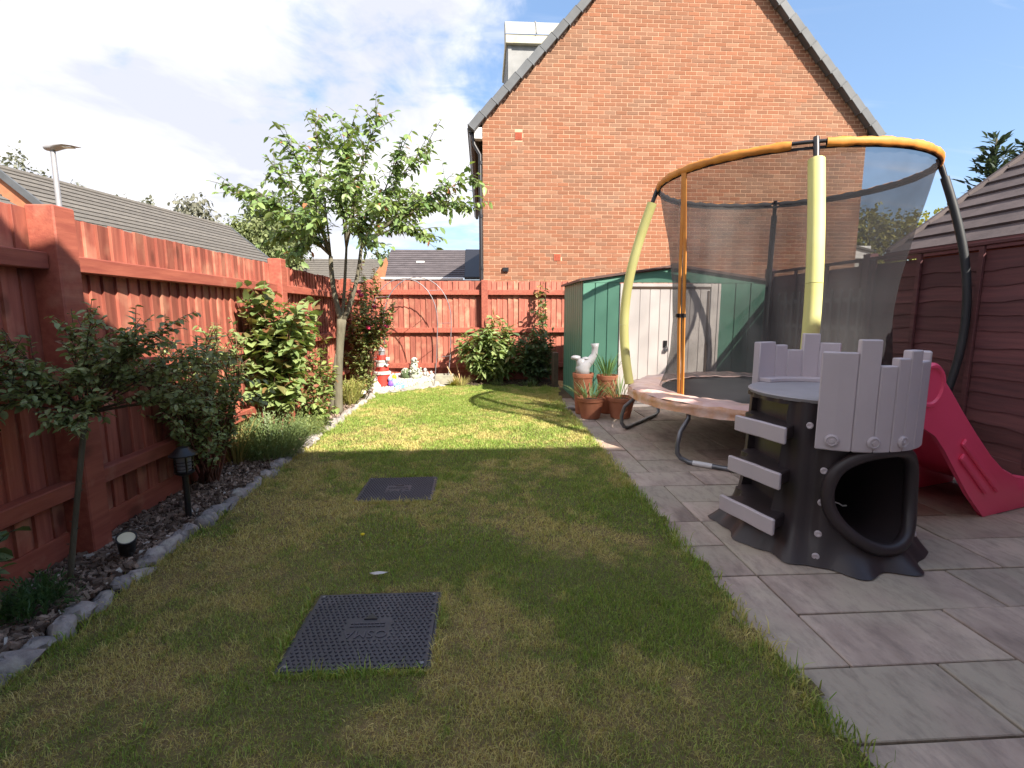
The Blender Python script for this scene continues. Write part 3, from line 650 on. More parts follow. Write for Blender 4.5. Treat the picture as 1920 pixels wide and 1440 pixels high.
# ---------------------------------------------------------------- neighbouring roofs
def tiled_slope(parent, o, u, d, length, depth, gauge, material, name='tile_course', thick=.03, trim=None):
    """courses of tiles on a plane: o = eave corner, u along the eave, d up the slope (unit vectors)"""
    u = Vector(u).normalized(); d = Vector(d).normalized(); nrm = u.cross(d).normalized()
    if nrm.z < 0: nrm = -nrm
    b = MB(); t = .006
    def P(a, c_, e): return tuple(u * a + d * c_ + nrm * e)
    L_ = length; g = gauge + .03
    b.add([P(0, 0, 0), P(L_, 0, 0), P(L_, 0, thick), P(0, 0, thick), P(0, g, -.004), P(L_, g, -.004), P(L_, g, .004), P(0, g, .004)], [(0, 1, 2, 3), (7, 6, 5, 4), (3, 2, 6, 7), (0, 4, 5, 1), (1, 5, 6, 2), (0, 3, 7, 4)])
    me = b.mesh(name, material)
    k_ = 0
    while k_ * gauge < depth:
        p = Vector(o) + d * (k_ * gauge) + u * random.uniform(-.006, .006)
        piece(name, me, parent, p); k_ += 1
# long low roof behind the left fence
ru = Vector((1.04, 7.46, 0)).normalized(); rp = Vector((ru.y, -ru.x, 0))       # along the ridge, down-slope in plan
ridge0 = Vector((-10, 11.6, 4.2)) + ru * -.16; Lr = 7.72; dep = 2.6; drop = .8
hb = thing('bungalow', 'low brick outbuilding with long grey tiled roof beyond the left fence', 'building', (-9, 15, 0))
hv = MB(); e0 = ridge0 + rp * dep - V(0, 0, dep * drop); f0 = ridge0 - rp * dep - V(0, 0, dep * drop)
ins = ru * .06
vsA = [V(e0.x, e0.y, 0) + ins, V(f0.x, f0.y, 0) + ins, f0 + ins - V(0, 0, .05), ridge0 + ins - V(0, 0, .05), e0 + ins - V(0, 0, .05)]
hv.add([p for p in vsA] + [p + ru * (Lr - .12) for p in vsA], [(0, 1, 2, 3, 4), (9, 8, 7, 6, 5)] + [(i, 5 + i, 5 + (i + 1) % 5, (i + 1) % 5) for i in range(5)])
hv.build('wall', M['gable'], hb)
rf = MB(); rf.add([ridge0 - V(0, 0, .02), e0 - V(0, 0, .02), e0 + ru * Lr - V(0, 0, .02), ridge0 + ru * Lr - V(0, 0, .02), f0 - V(0, 0, .02), f0 + ru * Lr - V(0, 0, .02)], [(0, 1, 2, 3), (0, 3, 5, 4)])
rfo = rf.build('roof', M['roof_grey'], hb, fixn=False)
tiled_slope(rfo, e0, ru, (ridge0 - e0), Lr, (ridge0 - e0).length - .05, .185, M['roof_grey'])
b = MB(); b.tube([ridge0, ridge0 + ru * Lr], .07, 8); b.build('ridge', M['roof_grey'], rfo, smooth=40)
for sgn, s in ((0, -.02), (1, Lr + .02)):
    b = MB()
    a0 = e0 + ru * s; a1 = ridge0 + ru * s
    b.add([a0 - V(0, 0, .1), a1 - V(0, 0, .1), a1 + V(0, 0, .07), a0 + V(0, 0, .07)] + [q_ + ru * .05 * (1 if not sgn else -1) for q_ in (a0 - V(0, 0, .1), a1 - V(0, 0, .1), a1 + V(0, 0, .07), a0 + V(0, 0, .07))], [(0, 1, 2, 3), (4, 7, 6, 5), (0, 4, 5, 1), (3, 2, 6, 7), (1, 5, 6, 2), (0, 3, 7, 4)])
    b.build('verge', M['slate_edge'], rfo)
# second low roof far left (its edge shows below the gable)
hb2 = thing('bungalow', 'low grey roof peeping over the fence at the far left below the gable', 'building', (-9.2, 9.6, 0))
b = MB(); b.add([(-9.6, 10.9, 3.62), (-8.0, 10.7, 2.5), (-8.6, 6.5, 2.5), (-10.2, 6.6, 3.62)], [(0, 1, 2, 3)]); r2 = b.build('roof', M['roof_grey'], hb2)
o2 = V(-8.6, 6.5, 2.52); tiled_slope(r2, o2, (.6, 4.2, 0), (-1.6, .15, 1.12), 4.24, 1.95, .185, M['roof_grey'])
b = MB(); b.bb((-10.6, 6.7, 0), (-8.4, 10.5, 2.5)); b.build('wall', M['gable'], hb2)
# two roofs beyond the back fence
hb3 = thing('bungalow', 'small grey roofed building with orange brick gable seen between tree stems', 'building', (-6, 22, 0))
b = MB(); b.bb((-8.6, 22.6, 0), (-4.35, 25, 2.55)); b.add([(-4.28, 22.0, 2.2), (-4.28, 25.5, 2.2), (-4.28, 23.9, 3.55)], [(0, 1, 2)])
b.add([(-4.75, 21.9, 2.2), (-4.55, 21.9, 2.75), (-4.0, 21.9, 3.5), (-3.93, 21.9, 3.28), (-4.2, 21.9, 2.2)], [(0, 1, 2, 3, 4)]); b.build('wall', M['gable'], hb3)
b = MB(); b.add([(-8.8, 22, 2.45), (-4.3, 22, 2.45), (-4.3, 23.9, 3.62), (-8.8, 23.9, 3.55)], [(0, 1, 2, 3)]); r3 = b.build('roof', M['roof_grey'], hb3)
tiled_slope(r3, (-8.8, 21.98, 2.47), (1, 0, 0), (0, 1.9, 1.15), 4.35, 2.2, .2, M['roof_grey'])
hb4 = thing('bungalow', 'dark tiled roof with white gutter just left of the brick house', 'building', (-2, 22, 0))
b = MB(); b.bb((-4.0, 22.3, 0), (1.2, 26, 2.6)); b.build('wall', M['gable'], hb4)
b = MB(); b.add([(-4.25, 22, 2.68), (1.4, 22, 2.68), (1.4, 24.2, 4.05), (-3.95, 24.2, 4.05)], [(0, 1, 2, 3)]); r4 = b.build('roof', M['roof_dark'], hb4)
tiled_slope(r4, (-4.2, 21.98, 2.7), (1, 0, 0), (.02, 2.2, 1.37), 3.45, 2.55, .2, M['roof_dark'])
b = MB(); b.bb((-.78, 21.9, 2.66), (1.4, 24.3, 4.1)); b.add([], []); 
b = MB(); b.add([(-.75, 21.95, 2.72), (1.4, 21.95, 2.72), (1.4, 24.17, 4.12), (-.75, 24.17, 4.12), (-.75, 21.95, 2.6), (-.75, 24.17, 3.9), (1.4, 21.95, 2.6)], [(0, 1, 2, 3), (0, 3, 5, 4), (0, 4, 6, 1)]); b.build('dark_roof_end', M['black_pvc'], r4)  # darker sheet over the right end of the roof
b = MB(); b.tube([(-4.25, 21.93, 2.64), (-.8, 21.93, 2.64)], .055, 8); b.build('gutter', M['white_pvc'], hb4, smooth=40)
b = MB(); b.bb((-2.9, 23.05, 3.40), (-2.55, 23.3, 3.47)); b.build('roof_vent', M['white_pvc'], r4)
# garage roof over the right fence
hg = thing('garage', 'dark tiled garage roof rising directly behind the right fence', 'garage', (6, 2, 0))
b = MB(); b.bb((4.45, -2, 0), (9.6, 5.02, 1.78)); b.add([(4.3, 5.02, 1.78), (9.7, 5.02, 1.78), (7, 5.02, 3.7)], [(0, 1, 2)]); b.build('wall', M['gable'], hg)
b = MB(); b.add([(4.28, -2, 1.80), (4.28, 5.2, 1.80), (7, 5.2, 3.76), (7, -2, 3.76), (9.72, -2, 1.8), (9.72, 5.2, 1.8)], [(0, 1, 2, 3), (3, 2, 5, 4)]); rg = b.build('roof', M['roof_purple'], hg, fixn=False)
tiled_slope(rg, (4.26, -2, 1.82), (0, 1, 0), (2.72, 0, 1.96), 7.2, 3.3, .245, M['roof_purple'], thick=.03)
for k_ in range(14):
    t_ = k_ * .245; b = MB(); c_ = V(4.27 + t_ * .811 + .1, 5.205, 1.86 + t_ * .585 + .06); b.box(c_, (.25, .06, .07), Matrix.Rotation(-math.atan2(1.96, 2.72), 3, 'Y')); b.build('verge_tile', M['yellow_verge'] if 6 < k_ < 13 else M['roof_purple'], rg, bevel=.006)
b = MB(); b.bb((4.22, -2, 1.755), (4.30, 5.2, 1.835)); b.build('fascia', M['fence_dark'], hg)
# white lean-to beyond the right fence
wl = thing('lean_to', 'small white roofed lean-to between the brick house and the dark fence', 'lean-to', (8.8, 12.2, 0))
b = MB(); b.bb((8.3, 12.0, 0), (9.25, 13.6, 2.55)); b.build('wall', M['pale_wall'], wl)
b = MB(); b.box((8.8, 12.8, 2.80), (1.15, 1.9, .06), Matrix.Rotation(.22, 3, 'Y')); b.build('roof', M['roof_grey'], wl, bevel=.008)
b = MB(); b.bb((8.25, 11.9, 2.5), (9.32, 11.96, 2.80)); b.build('fascia', M['white_pvc'], wl, bevel=.008)
# unseen house behind camera: outline shaped for its shade, walls whitened for bounce
own = tag(bpy.data.objects.new('house_behind', None), 'unseen house behind the viewpoint, outlined to shade the near lawn and white walled for bounce', kind='structure'); COL.objects.link(own); ORG[own.name] = V(0, 0, 0)
b = MB(); pr_ = [(-1.4, 0), (-1.4, 2.0), (-1.0, 4.08), (.15, 4.49), (2.2, 5.02), (7.2, 5.02), (7.2, 0)]
b.add([(x, -.55, z) for x, z in pr_] + [(x, -7, z) for x, z in pr_], [tuple(range(7)), tuple(range(13, 6, -1))] + [(i, 7 + i, 7 + (i + 1) % 7, (i + 1) % 7) for i in range(7)]); b.build('wall', M['white_pvc'], own)
b = MB(); pr_ = [(-1.5, 3.88, 5.0), (.15, 4.46, 5.8), (2.2, 5.02, 6.8), (7.4, 5.02, 6.8)]
for (xa, za, ra), (xb, zb, rb) in zip(pr_[:-1], pr_[1:]):
    b.add([(xa, -.4, za), (xb, -.4, zb), (xb, -.4, zb + .06), (xa, -.4, za + .06), (xa, -3.5, ra), (xb, -3.5, rb)], [(0, 1, 2, 3), (3, 2, 5, 4), (0, 4, 5, 1)])
b.build('roof', M['roof_dark'], own, fixn=False)

# ---------------------------------------------------------------- foliage
def leaf_template(W, fold, curl):
    y = np.array([0, .30, .30, .30, .68, .68, .68, 1.0]); hw = np.array([0, .46, 0, -.46, .40, 0, -.40, 0]) * W
    z = np.abs(hw) * fold - curl * y ** 2
    return np.stack([hw, y, z], 1)
LF = [(0, 1, 2), (0, 2, 3), (2, 1, 4, 5), (3, 2, 5, 6), (5, 4, 7), (6, 5, 7)]
LCNT = np.array([len(f_) for f_ in LF]); LIDX = np.array([i for f_ in LF for i in f_])
def norm(a): return a / np.maximum(np.linalg.norm(a, axis=-1, keepdims=True), 1e-9)
def leaf_mats(d, n):
    y = norm(d); z = norm(n - (n * y).sum(1, keepdims=True) * y); x = np.cross(y, z); return np.stack([x, y, z], 2)
def add_leaves(parent, pos, d, nrm, size, col, nobj=0, W=.5, fold=.35, curl=.18, name='foliage', material='leaf'):
    pos = np.asarray(pos); T = leaf_mats(np.asarray(d), np.asarray(nrm)); size = np.asarray(size); col = np.asarray(col)
    score = size / np.linalg.norm(pos - np.array(CAM), axis=1)
    order = np.argsort(-score); ob = order[:nobj]; rest = order[nobj:]
    if len(rest):
        var = RNG.uniform(.6, 1.4, (len(rest), 1, 1)); t = leaf_template(W, fold, 0)[None] * np.ones((len(rest), 1, 1)); t[:, :, 2] = t[:, :, 2] - curl * var[:, :, 0] * t[:, :, 1] ** 2
        v = np.einsum('nij,nkj->nki', T[rest], t * size[rest][:, None, None]) + pos[rest][:, None, :]
        idx = (np.arange(len(rest))[:, None] * 8 + LIDX[None]).ravel()
        np_mesh(name, v.reshape(-1, 3), np.tile(LCNT, len(rest)), idx, np.repeat(col[rest], 8, 0), M[material], parent, 'stuff')
    if nobj:
        lum = col[ob].sum(1); so_ = np.argsort(lum); nb = 6; bins = np.empty(len(ob), int); bins[so_] = np.arange(len(ob)) * nb // max(1, len(ob))
        meshes = []
        for b_ in range(nb):
            mb = MB(); mb.add(leaf_template(W, fold, curl * (.6 + .16 * b_)), LF); cc = col[ob][bins == b_]
            meshes.append(colmesh(mb, 'leaf', M[material], cc.mean(0) if len(cc) else (.1, .15, .05), smooth=180))
        off = ORG[parent.name]
        for j, i in enumerate(ob):
            o = bpy.data.objects.new('leaf', meshes[bins[j]]); register(o, parent)
            m4 = Matrix.Identity(4)
            for r_ in range(3):
                for c_ in range(3): m4[r_][c_] = T[i][r_, c_] * size[i]
                m4[r_][3] = pos[i][r_] - off[r_]
            o.matrix_basis = m4
def greens(n, a, b, sd=.18):
    t = RNG.random(n); return mixc(a, b, t) * RNG.uniform(1 - sd, 1 + sd, n)[:, None]
def bez(a, b, bow, n=7):
    a, b = Vector(a), Vector(b); m_ = (a + b) / 2 + Vector(bow); out = []
    for i in range(n + 1):
        t = i / n; out.append(a * (1 - t) ** 2 + m_ * 2 * t * (1 - t) + b * t * t)
    return out
def leaves_on(twigs, step, size, droop=.4, spread=.9, sdv=.42):
    P, D, Nn, S = [], [], [], []
    for tw in twigs:
        side = 1; acc = 0
        for a, b in zip(tw[:-1], tw[1:]):
            L_ = (b - a).length; t_ = (b - a).normalized() if L_ > 1e-6 else V(0, 0, 1); s = 0
            while s < L_:
                p = a + t_ * s; side = -side
                q = t_.cross(V(random.gauss(0, .5), random.gauss(0, .5), 1)).normalized() * side
                dd = (t_ * random.uniform(.2, .7) + q * spread * random.uniform(.5, 1.2) + V(0, 0, -droop * random.uniform(.2, 1.3)))
                P.append(p); D.append(dd.normalized()); Nn.append((V(0, 0, 1) + V(random.gauss(0, .45), random.gauss(0, .45), 0)).normalized()); S.append(size * random.uniform(1 - sdv, 1 + sdv))
                s += step * random.uniform(.6, 1.4)
    return np.array(P), np.array(D), np.array(Nn), np.array(S)
def rvec(s=1): return V(random.gauss(0, s), random.gauss(0, s), random.gauss(0, s))

def garden_tree():
    t = thing('garden_tree', 'slender young tree with light green leaves in the bed by the fence corner', 'tree', (-1.73, 6.02, 0))
    base, fork = V(-1.73, 6.02, 0), V(-1.63, 6.0, 1.15)
    b = MB()
    tr_ = bez(base, fork, (-.03, 0, 0), 12); b.tube(tr_, [.066, .057, .052, .050, .048, .047, .047, .046, .046, .046, .048, .051, .054], 12)
    b.tube(bez((-1.80, 6.0, .0), (-1.70, 5.99, .75), (-.02, 0, 0), 6), [.034, .033, .032, .03, .03, .028, .02], 8)
    b.build('trunk', M['bark'], t, smooth=180)
    L1, L2, L3 = V(-1.72, 6.0, 1.86), V(-1.54, 6.0, 1.95), V(-1.38, 6.02, 1.95)
    lm = MB()
    for e, bow, r in ((L1, (-.06, 0, .02), .044), (L2, (.0, .03, 0), .026), (L3, (.07, 0, -.05), .036)):
        lm.tube(bez(fork - V(0, 0, .06), e, bow, 6), [.85 * r * (1 - .06 * i) for i in range(7)], 8)
    targets = [(L1, (-2.62, 5.9, 2.52), .1), (L1, (-2.36, 6.2, 2.98), .0), (L1, (-1.82, 6.0, 3.40), .0), (L2, (-1.50, 6.3, 3.46), .0), (L2, (-1.16, 6.0, 3.42), .0), (L3, (-.62, 6.1, 3.22), .05), (L3, (-.14, 5.8, 2.64), .22), (L3, (-.2, 5.7, 2.36), .25), (L3, (-.66, 5.7, 2.05), .2), (L1, (-2.0, 5.8, 1.88), .25), (L1, (-2.3, 5.6, 2.4), .15), (L2, (-1.38, 5.3, 2.50), .15), (L3, (-1.0, 5.25, 2.25), .2), (L1, (-1.75, 5.35, 2.15), .2), (L2, (-1.55, 6.7, 2.7), .1), (L3, (-.95, 6.6, 2.6), .1), (L1, (-2.1, 6.6, 2.6), .1), (L2, (-1.4, 5.6, 3.0), .05), (L1, (-1.95, 5.6, 2.9), .05), (L3, (-.85, 5.6, 2.85), .1), (L3, (-.5, 6.2, 2.45), .2), (L1, (-2.35, 6.3, 2.1), .15), (L2, (-1.2, 5.5, 1.95), .25)]
    twigs = []
    targets = [(a_, (e_[0], e_[1], e_[2] - (.12 if e_[2] > 2.9 else 0)), u_) for a_, e_, u_ in targets]
    for st, en, up_ in targets:
        p = bez(st, en, (random.uniform(-.08, .08), random.uniform(-.08, .08), up_ + .08), 9)
        lm.tube(p, [.013 * (1 - .085 * i) for i in range(10)], 6)
        L_ = (Vector(en) - st).length
        for i in range(3, 10):
            for _ in range(4):
                dirv = (p[i] - p[i - 1]).normalized() + rvec(.55); dirv.z = dirv.z * .7 + .1
                e = p[i] + dirv.normalized() * random.uniform(.16, .34)
                tw = bez(p[i], e, (0, 0, .03), 4); twigs.append(tw); lm.tube(tw, [.005, .004, .003, .003, .002], 4)
        twigs.append(p[4:])
        if en[2] > 3.1:
            tw = bez(en, Vector(en) + V(random.uniform(-.06, .06), 0, .16), (0, 0, 0), 3); twigs.append(tw); lm.tube(tw, .003, 4)
    lm.build('limbs', M['bark'], t, smooth=180)
    P, D, Nn, S = leaves_on(twigs, .050, .080, droop=.55)
    c = greens(len(P), (.125, .215, .080), (.25, .345, .115))
    red = RNG.random(len(P)) < .012; c[red] = (.38, .16, .08)
    add_leaves(t, P, D, Nn, S, c, 300, W=.50, fold=.3, curl=.2)
garden_tree()

def bush(name, label, cat, base, tips, leaf, step, ca, cb, nobj, W=.5, droop=.35, stem_r=.006, sub=4, sublen=(.08, .2), twigmat='twig', red=0, origin=None, upright=.25, jit=.5, keep=None):
    t = thing(name, label, cat, base); b = MB(); twigs = []
    for tip in tips:
        o = Vector(origin) if origin is not None else Vector(base) + V(random.uniform(-.08, .08), random.uniform(-.08, .08), 0)
        p = bez(o, tip, (random.uniform(-.06, .06), random.uniform(-.06, .06), .06), 8); b.tube(p, [stem_r * (1 - .09 * i) for i in range(9)], 5)
        for i in range(3, 9):
            for _ in range(sub):
                dv_ = (p[i] - p[i - 1]).normalized() + rvec(jit); dv_.z = dv_.z * .8 + upright
                tw = bez(p[i], p[i] + dv_.normalized() * random.uniform(*sublen), (0, 0, .015), 3); twigs.append(tw); b.tube(tw, stem_r * .35, 3)
        twigs.append(p[5:])
    b.build('stems', M[twigmat], t, smooth=180)
    P, D, Nn, S = leaves_on(twigs, step, leaf, droop=droop)
    k = P[:, 0] > -2.03
    if keep is not None: k &= keep(P)
    P, D, Nn, S = P[k], D[k], Nn[k], S[k]
    c = greens(len(P), ca, cb)
    if red:
        r_ = RNG.random(len(P)) < red * np.clip((P[:, 2] - P[:, 2].min()) / np.ptp(P[:, 2]) * 1.6, .2, 1); c[r_] = greens(int(r_.sum()), (.26, .10, .06), (.22, .15, .06))
    add_leaves(t, P, D, Nn, S, c, nobj, W=W)
    return t
def tips_in(c, r, n, up=True):
    out = []
    while len(out) < n:
        p = V(random.uniform(-1, 1), random.uniform(-1, 1), random.uniform(-1, 1))
        if p.length < 1: out.append(V(c[0] + p.x * r[0], c[1] + p.y * r[1], c[2] + p.z * r[2]))
    return out
# standard rose at front left
sr = bush('standard_rose', 'standard rose with one bare thin stem and a wide flat crown at front left', 'rose', (-1.86, 2.22, 0),
     tips_in((-1.64, 2.2, .98), (.48, .36, .24), 28) + [V(-2.0, 2.0, .92), V(-1.98, 1.95, .86), V(-1.28, 2.5, .98), V(-1.22, 2.55, .88), V(-1.3, 2.35, .80), V(-1.15, 2.6, .78)], .030, .0155, (.16, .215, .085), (.27, .32, .145), 220, W=.55, origin=(-1.68, 2.2, .80), stem_r=.004, sub=3, sublen=(.05, .14), red=.06, jit=.7)
b = MB(); b.tube(bez((-1.86, 2.22, 0), (-1.68, 2.2, .82), (.0, 0, .02), 8), [.013, .012, .0115, .011, .011, .011, .011, .0115, .013], 8)
for k_ in range(22):
    z_ = .05 + k_ * .034; xx = -1.86 + .18 * z_ / .82; a_ = random.uniform(0, 6.28); b.tube([(xx + .012 * math.cos(a_), 2.21 + .012 * math.sin(a_), z_), (xx + .022 * math.cos(a_), 2.21 + .022 * math.sin(a_), z_ + .004)], [.003, .0006], 4)
b.build('main_stem', M['bark'], sr, smooth=180)
bush('shrub_rose', 'bushy rose on bare stems behind the solar lantern', 'rose', (-1.96, 3.55, 0), tips_in((-1.78, 3.22, .80), (.24, .42, .34), 34) + [V(-1.62, 3.1, .62), V(-1.58, 3.05, .48), V(-1.6, 3.4, 1.08), V(-1.66, 3.2, .9)], .036, .020, (.16, .225, .08), (.27, .33, .13), 120, stem_r=.008, sub=2, sublen=(.06, .16), red=.03, twigmat='red_twig')
bush('viburnum_bush', 'bush with large rounded glossy leaves against the sunlit fence', 'bush', (-1.86, 4.5, 0), tips_in((-1.74, 4.48, 1.10), (.26, .48, .27), 24) + [V(-1.75, 4.4, 1.38), V(-1.9, 4.25, 1.28), V(-1.6, 4.7, 1.2)], .092, .05, (.16, .24, .085), (.30, .37, .15), 280, W=.78, stem_r=.007, sub=2, jit=.8, sublen=(.07, .24), red=.12, twigmat='red_twig', droop=.3)
bush('small_rose', 'low rose bush with reddish new shoots under the large leaved bush', 'rose', (-1.80, 5.25, 0), tips_in((-1.74, 5.25, .34), (.22, .32, .20), 13), .062, .04, (.15, .23, .07), (.26, .33, .11), 90, W=.6, stem_r=.006, sub=2, sublen=(.05, .12), red=.25, twigmat='red_twig')
bush('small_rose', 'leafy green rose growing between the large leaved bush and the tree trunk', 'rose', (-1.86, 5.75, 0), tips_in((-1.80, 5.7, .62), (.16, .34, .30), 13), .060, .045, (.15, .23, .07), (.27, .33, .11), 80, W=.6, stem_r=.006, sub=2, sublen=(.06, .14), red=.16, twigmat='red_twig')
cr = bush('climbing_rose', 'tall climbing rose with a few pink flowers behind the tree in the fence corner', 'rose', (-1.78, 7.3, 0), tips_in((-1.58, 7.2, .95), (.34, .45, .72), 50) + [V(-1.6, 7.1, 1.62), V(-1.5, 7.2, 1.70), V(-1.45, 7.3, 1.45), V(-1.7, 7.4, 1.8)], .058, .040, (.17, .23, .08), (.29, .33, .13), 80, W=.6, stem_r=.006, sub=2, sublen=(.08, .22), red=.2, twigmat='red_twig', keep=lambda P: ~((P[:, 0] > -1.60) & (P[:, 2] < .72)))
for p in ((-1.55, 7.0, 1.02), (-1.5, 7.2, 1.3), (-1.42, 7.1, 1.12), (-1.62, 6.95, 1.45), (-1.66, 7.0, 1.5), (-1.36, 7.25, 1.03)):
    b = MB()
    for k_ in range(6):
        a_ = k_ * 1.05; b.blob((p[0] + .016 * math.cos(a_), p[1] + .012 * math.sin(a_), p[2] + .012 * math.sin(a_ * 2)), (.02, .02, .016), k_, .2, 7, 5)
    b.build('flower', M['petal'], cr, smooth=180, fixn=False)
bush('corner_shrub', 'evergreen shrub with long glossy leaves and orange new shoots before the back fence', 'shrub', (.18, 8.62, 0), tips_in((.16, 8.55, .56), (.54, .30, .44), 56) + [V(.2, 8.7, 1.12), V(.45, 8.6, .95), V(-.3, 8.6, .75)], .13, .05, (.16, .25, .09), (.30, .37, .15), 280, W=.36, stem_r=.006, sub=2, sublen=(.08, .18), red=.16, droop=.3)
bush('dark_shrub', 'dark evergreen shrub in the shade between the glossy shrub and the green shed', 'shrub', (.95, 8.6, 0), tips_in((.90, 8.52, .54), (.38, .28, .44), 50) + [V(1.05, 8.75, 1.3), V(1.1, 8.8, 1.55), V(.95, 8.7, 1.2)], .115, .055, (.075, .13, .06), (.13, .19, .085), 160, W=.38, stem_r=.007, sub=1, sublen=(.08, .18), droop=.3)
lv_ = bush('climber', 'thin pale leaved climber reaching the fence top beside the shed', 'climber', (1.02, 8.86, 0), [V(1.0, 8.88, 1.55), V(1.06, 8.87, 1.72), V(.95, 8.87, 1.66)], .085, .16, (.30, .33, .12), (.40, .36, .16), 20, W=.5, stem_r=.005, sub=1, sublen=(.05, .10))
bush('low_plant', 'broad leaved low plant at the far left edge of the bed', 'plant', (-1.93, 1.72, 0), tips_in((-1.86, 1.75, .30), (.16, .18, .14), 12), .058, .04, (.09, .14, .06), (.16, .20, .09), 80, W=.7, stem_r=.005, sub=1, sublen=(.04, .09))
bush('leafy_shoot', 'single bright leafy shoot poking in at the left edge before the fence', 'plant', (-1.92, 1.72, 0), [V(-1.79, 1.83, .76), V(-1.83, 1.80, .74)], .05, .07, (.22, .32, .10), (.28, .36, .12), 10, W=.4, stem_r=.004, sub=1, sublen=(.02, .04))
def tuft(name, label, cat, base, r, h, n, ca, cb, w=.003, lean=.6, leaflets=False):
    t = thing(name, label, cat, base); a = RNG.uniform(0, 2 * PI, n); rr = r * np.sqrt(RNG.random(n)) * .55
    p = np.stack([base[0] + rr * np.cos(a), base[1] + rr * np.sin(a), np.full(n, base[2])], 1)
    d = np.stack([np.cos(a) * lean * RNG.uniform(.2, 1.2, n) * (rr / (r * .55) + .2), np.sin(a) * lean * RNG.uniform(.2, 1.2, n) * (rr / (r * .55) + .2), np.ones(n)], 1); d = norm(d)
    hh = h * RNG.uniform(.6, 1.1, n)
    nn = np.stack([-np.cos(a), -np.sin(a), np.full(n, .3)], 1)
    if leaflets:
        PP, DD, NN, SS = [], [], [], []
        for k_ in range(9):
            f_ = .25 + .75 * k_ / 9; e = RNG.normal(0, .6, (n, 3)); PP.append(p + d * (hh * f_)[:, None]); DD.append(norm(d * .8 + e)); NN.append(nn); SS.append(np.full(n, leaflets) * RNG.uniform(.7, 1.3, n))
        add_leaves(t, np.concatenate(PP), np.concatenate(DD), np.concatenate(NN), np.concatenate(SS), greens(9 * n, ca, cb), 0, W=.22, curl=.1)
    add_leaves(t, p, d, nn, hh, greens(n, ca, cb), 0, W=w, fold=.2, curl=.25, name='blades')
    return t
tuft('lavender', 'rounded grey green lavender clump beside the stone edging', 'lavender', (-1.80, 4.22, .0), .38, .42, 640, (.13, .20, .085), (.22, .29, .12), .014, .75, .032)
tuft('small_lavender', 'small pale green clump behind the lavender near the edging', 'plant', (-1.72, 4.95, .0), .20, .24, 200, (.18, .25, .08), (.28, .32, .12), .02, .8, .03)
tuft('fern_plant', 'small feathery dark green plant near the stones at bottom left', 'plant', (-1.80, 1.98, .0), .14, .17, 130, (.05, .12, .045), (.09, .18, .06), .03, .8, .03)
tuft('ornamental_grass', 'tawny grass tuft against the sunlit fence behind the lavender', 'grass tuft', (-1.96, 4.0, .0), .12, .45, 130, (.40, .30, .12), (.25, .26, .09), .012, .5)
tuft('grass_tuft', 'pale grass tuft at the foot of the canes near the arch', 'grass tuft', (-.36, 8.35, 0), .14, .22, 140, (.36, .36, .12), (.45, .38, .18), .03, .7)
tuft('yellow_plant', 'little yellow green plant beside the concrete planter under the arch', 'plant', (-.52, 8.42, 0), .10, .16, 60, (.45, .40, .06), (.25, .30, .08), .12, .8)
for (x_, y_, l_) in ((-1.72, 6.55, 'bright green weed clump just behind the tree trunk'), (-1.76, 6.75, 'upright green and red stems clump between tree and climbing rose')):
    tuft('weed_clump', l_, 'plant', (x_, y_, 0), .13, .38, 70, (.22, .28, .07), (.34, .30, .11), .05, .5, .045)
tuft('strap_plant', 'small strap leaved plant under the glossy shrub at the lawn edge', 'plant', (.25, 8.38, 0), .16, .13, 60, (.16, .24, .09), (.26, .32, .14), .12, .9)
tuft('strap_plant', 'shaded strap leaved plant at the lawn edge near the green shed', 'plant', (.78, 8.28, 0), .22, .13, 80, (.10, .17, .07), (.17, .23, .10), .12, .9)

# background trees
def far_tree(name, label, cat, base, lobes, n, leaf, ca, cb, trunk_h=None, group=None, droop=.3, tr_r=.12, limbs=True, needle=False):
    t = thing(name, label, cat, base, group); b = MB()
    top = max(l[0][2] for l in lobes)
    b.tube(bez(base, (lobes[0][0][0], lobes[0][0][1], lobes[0][0][2]), (.1, 0, 0), 6), [tr_r * (1 - .12 * i) for i in range(7)], 8)
    if limbs:
        for c_, r_ in lobes[1:]: b.tube(bez((base[0], base[1], base[2] + (c_[2] - base[2]) * .55), c_, (0, 0, .2), 5), [tr_r * .4 * (1 - .15 * i) for i in range(6)], 6)
    b.build('trunk', M['bark'], t, smooth=180)
    vol = np.array([r_[0] * r_[1] * r_[2] for c_, r_ in lobes]) ** .7; w = (vol / vol.sum() * n).astype(int); P, D = [], []
    for (c_, r_), k in zip(lobes, w):
        u_ = norm(RNG.normal(0, 1, (k, 3))); rr = RNG.random(k) ** .45
        # clumps
        q_ = u_ * rr[:, None] * (1 + .25 * np.sin(u_[:, :1] * 7 + c_[0]) * np.cos(u_[:, 1:2] * 6 + c_[2]))
        P.append(np.array(c_) + q_ * np.array(r_)); D.append(u_ * .6 + RNG.normal(0, .6, (k, 3)) + np.array([0, 0, -droop]))
    P = np.concatenate(P); D = np.concatenate(D); k = len(P)
    if needle: D = D * np.array([1, 1, .3])
    add_leaves(t, P, D, norm(RNG.normal(0, .5, (k, 3)) + np.array([0, 0, 1.])), leaf * RNG.uniform(.6, 1.4, k), greens(k, ca, cb, .25), 0, W=.35 if needle else .6, name='crown', material='far_leaf')
    return t
far_tree('willow_tree', 'pale green bushy tree beyond the end of the long grey roof', 'tree', (-10.3, 23, 0), [((-10.6, 23, 3.9), (1.2, 1.2, 1.1)), ((-9.4, 22.8, 3.9), (1.3, 1.2, 1.1)), ((-10.2, 23, 4.6), (.8, 1.0, .7)), ((-8.6, 22.8, 3.5), (1.0, .9, .9)), ((-9.2, 22.9, 4.8), (.7, .7, .5))], 6500, .17, (.17, .22, .09), (.28, .32, .15), droop=.8)
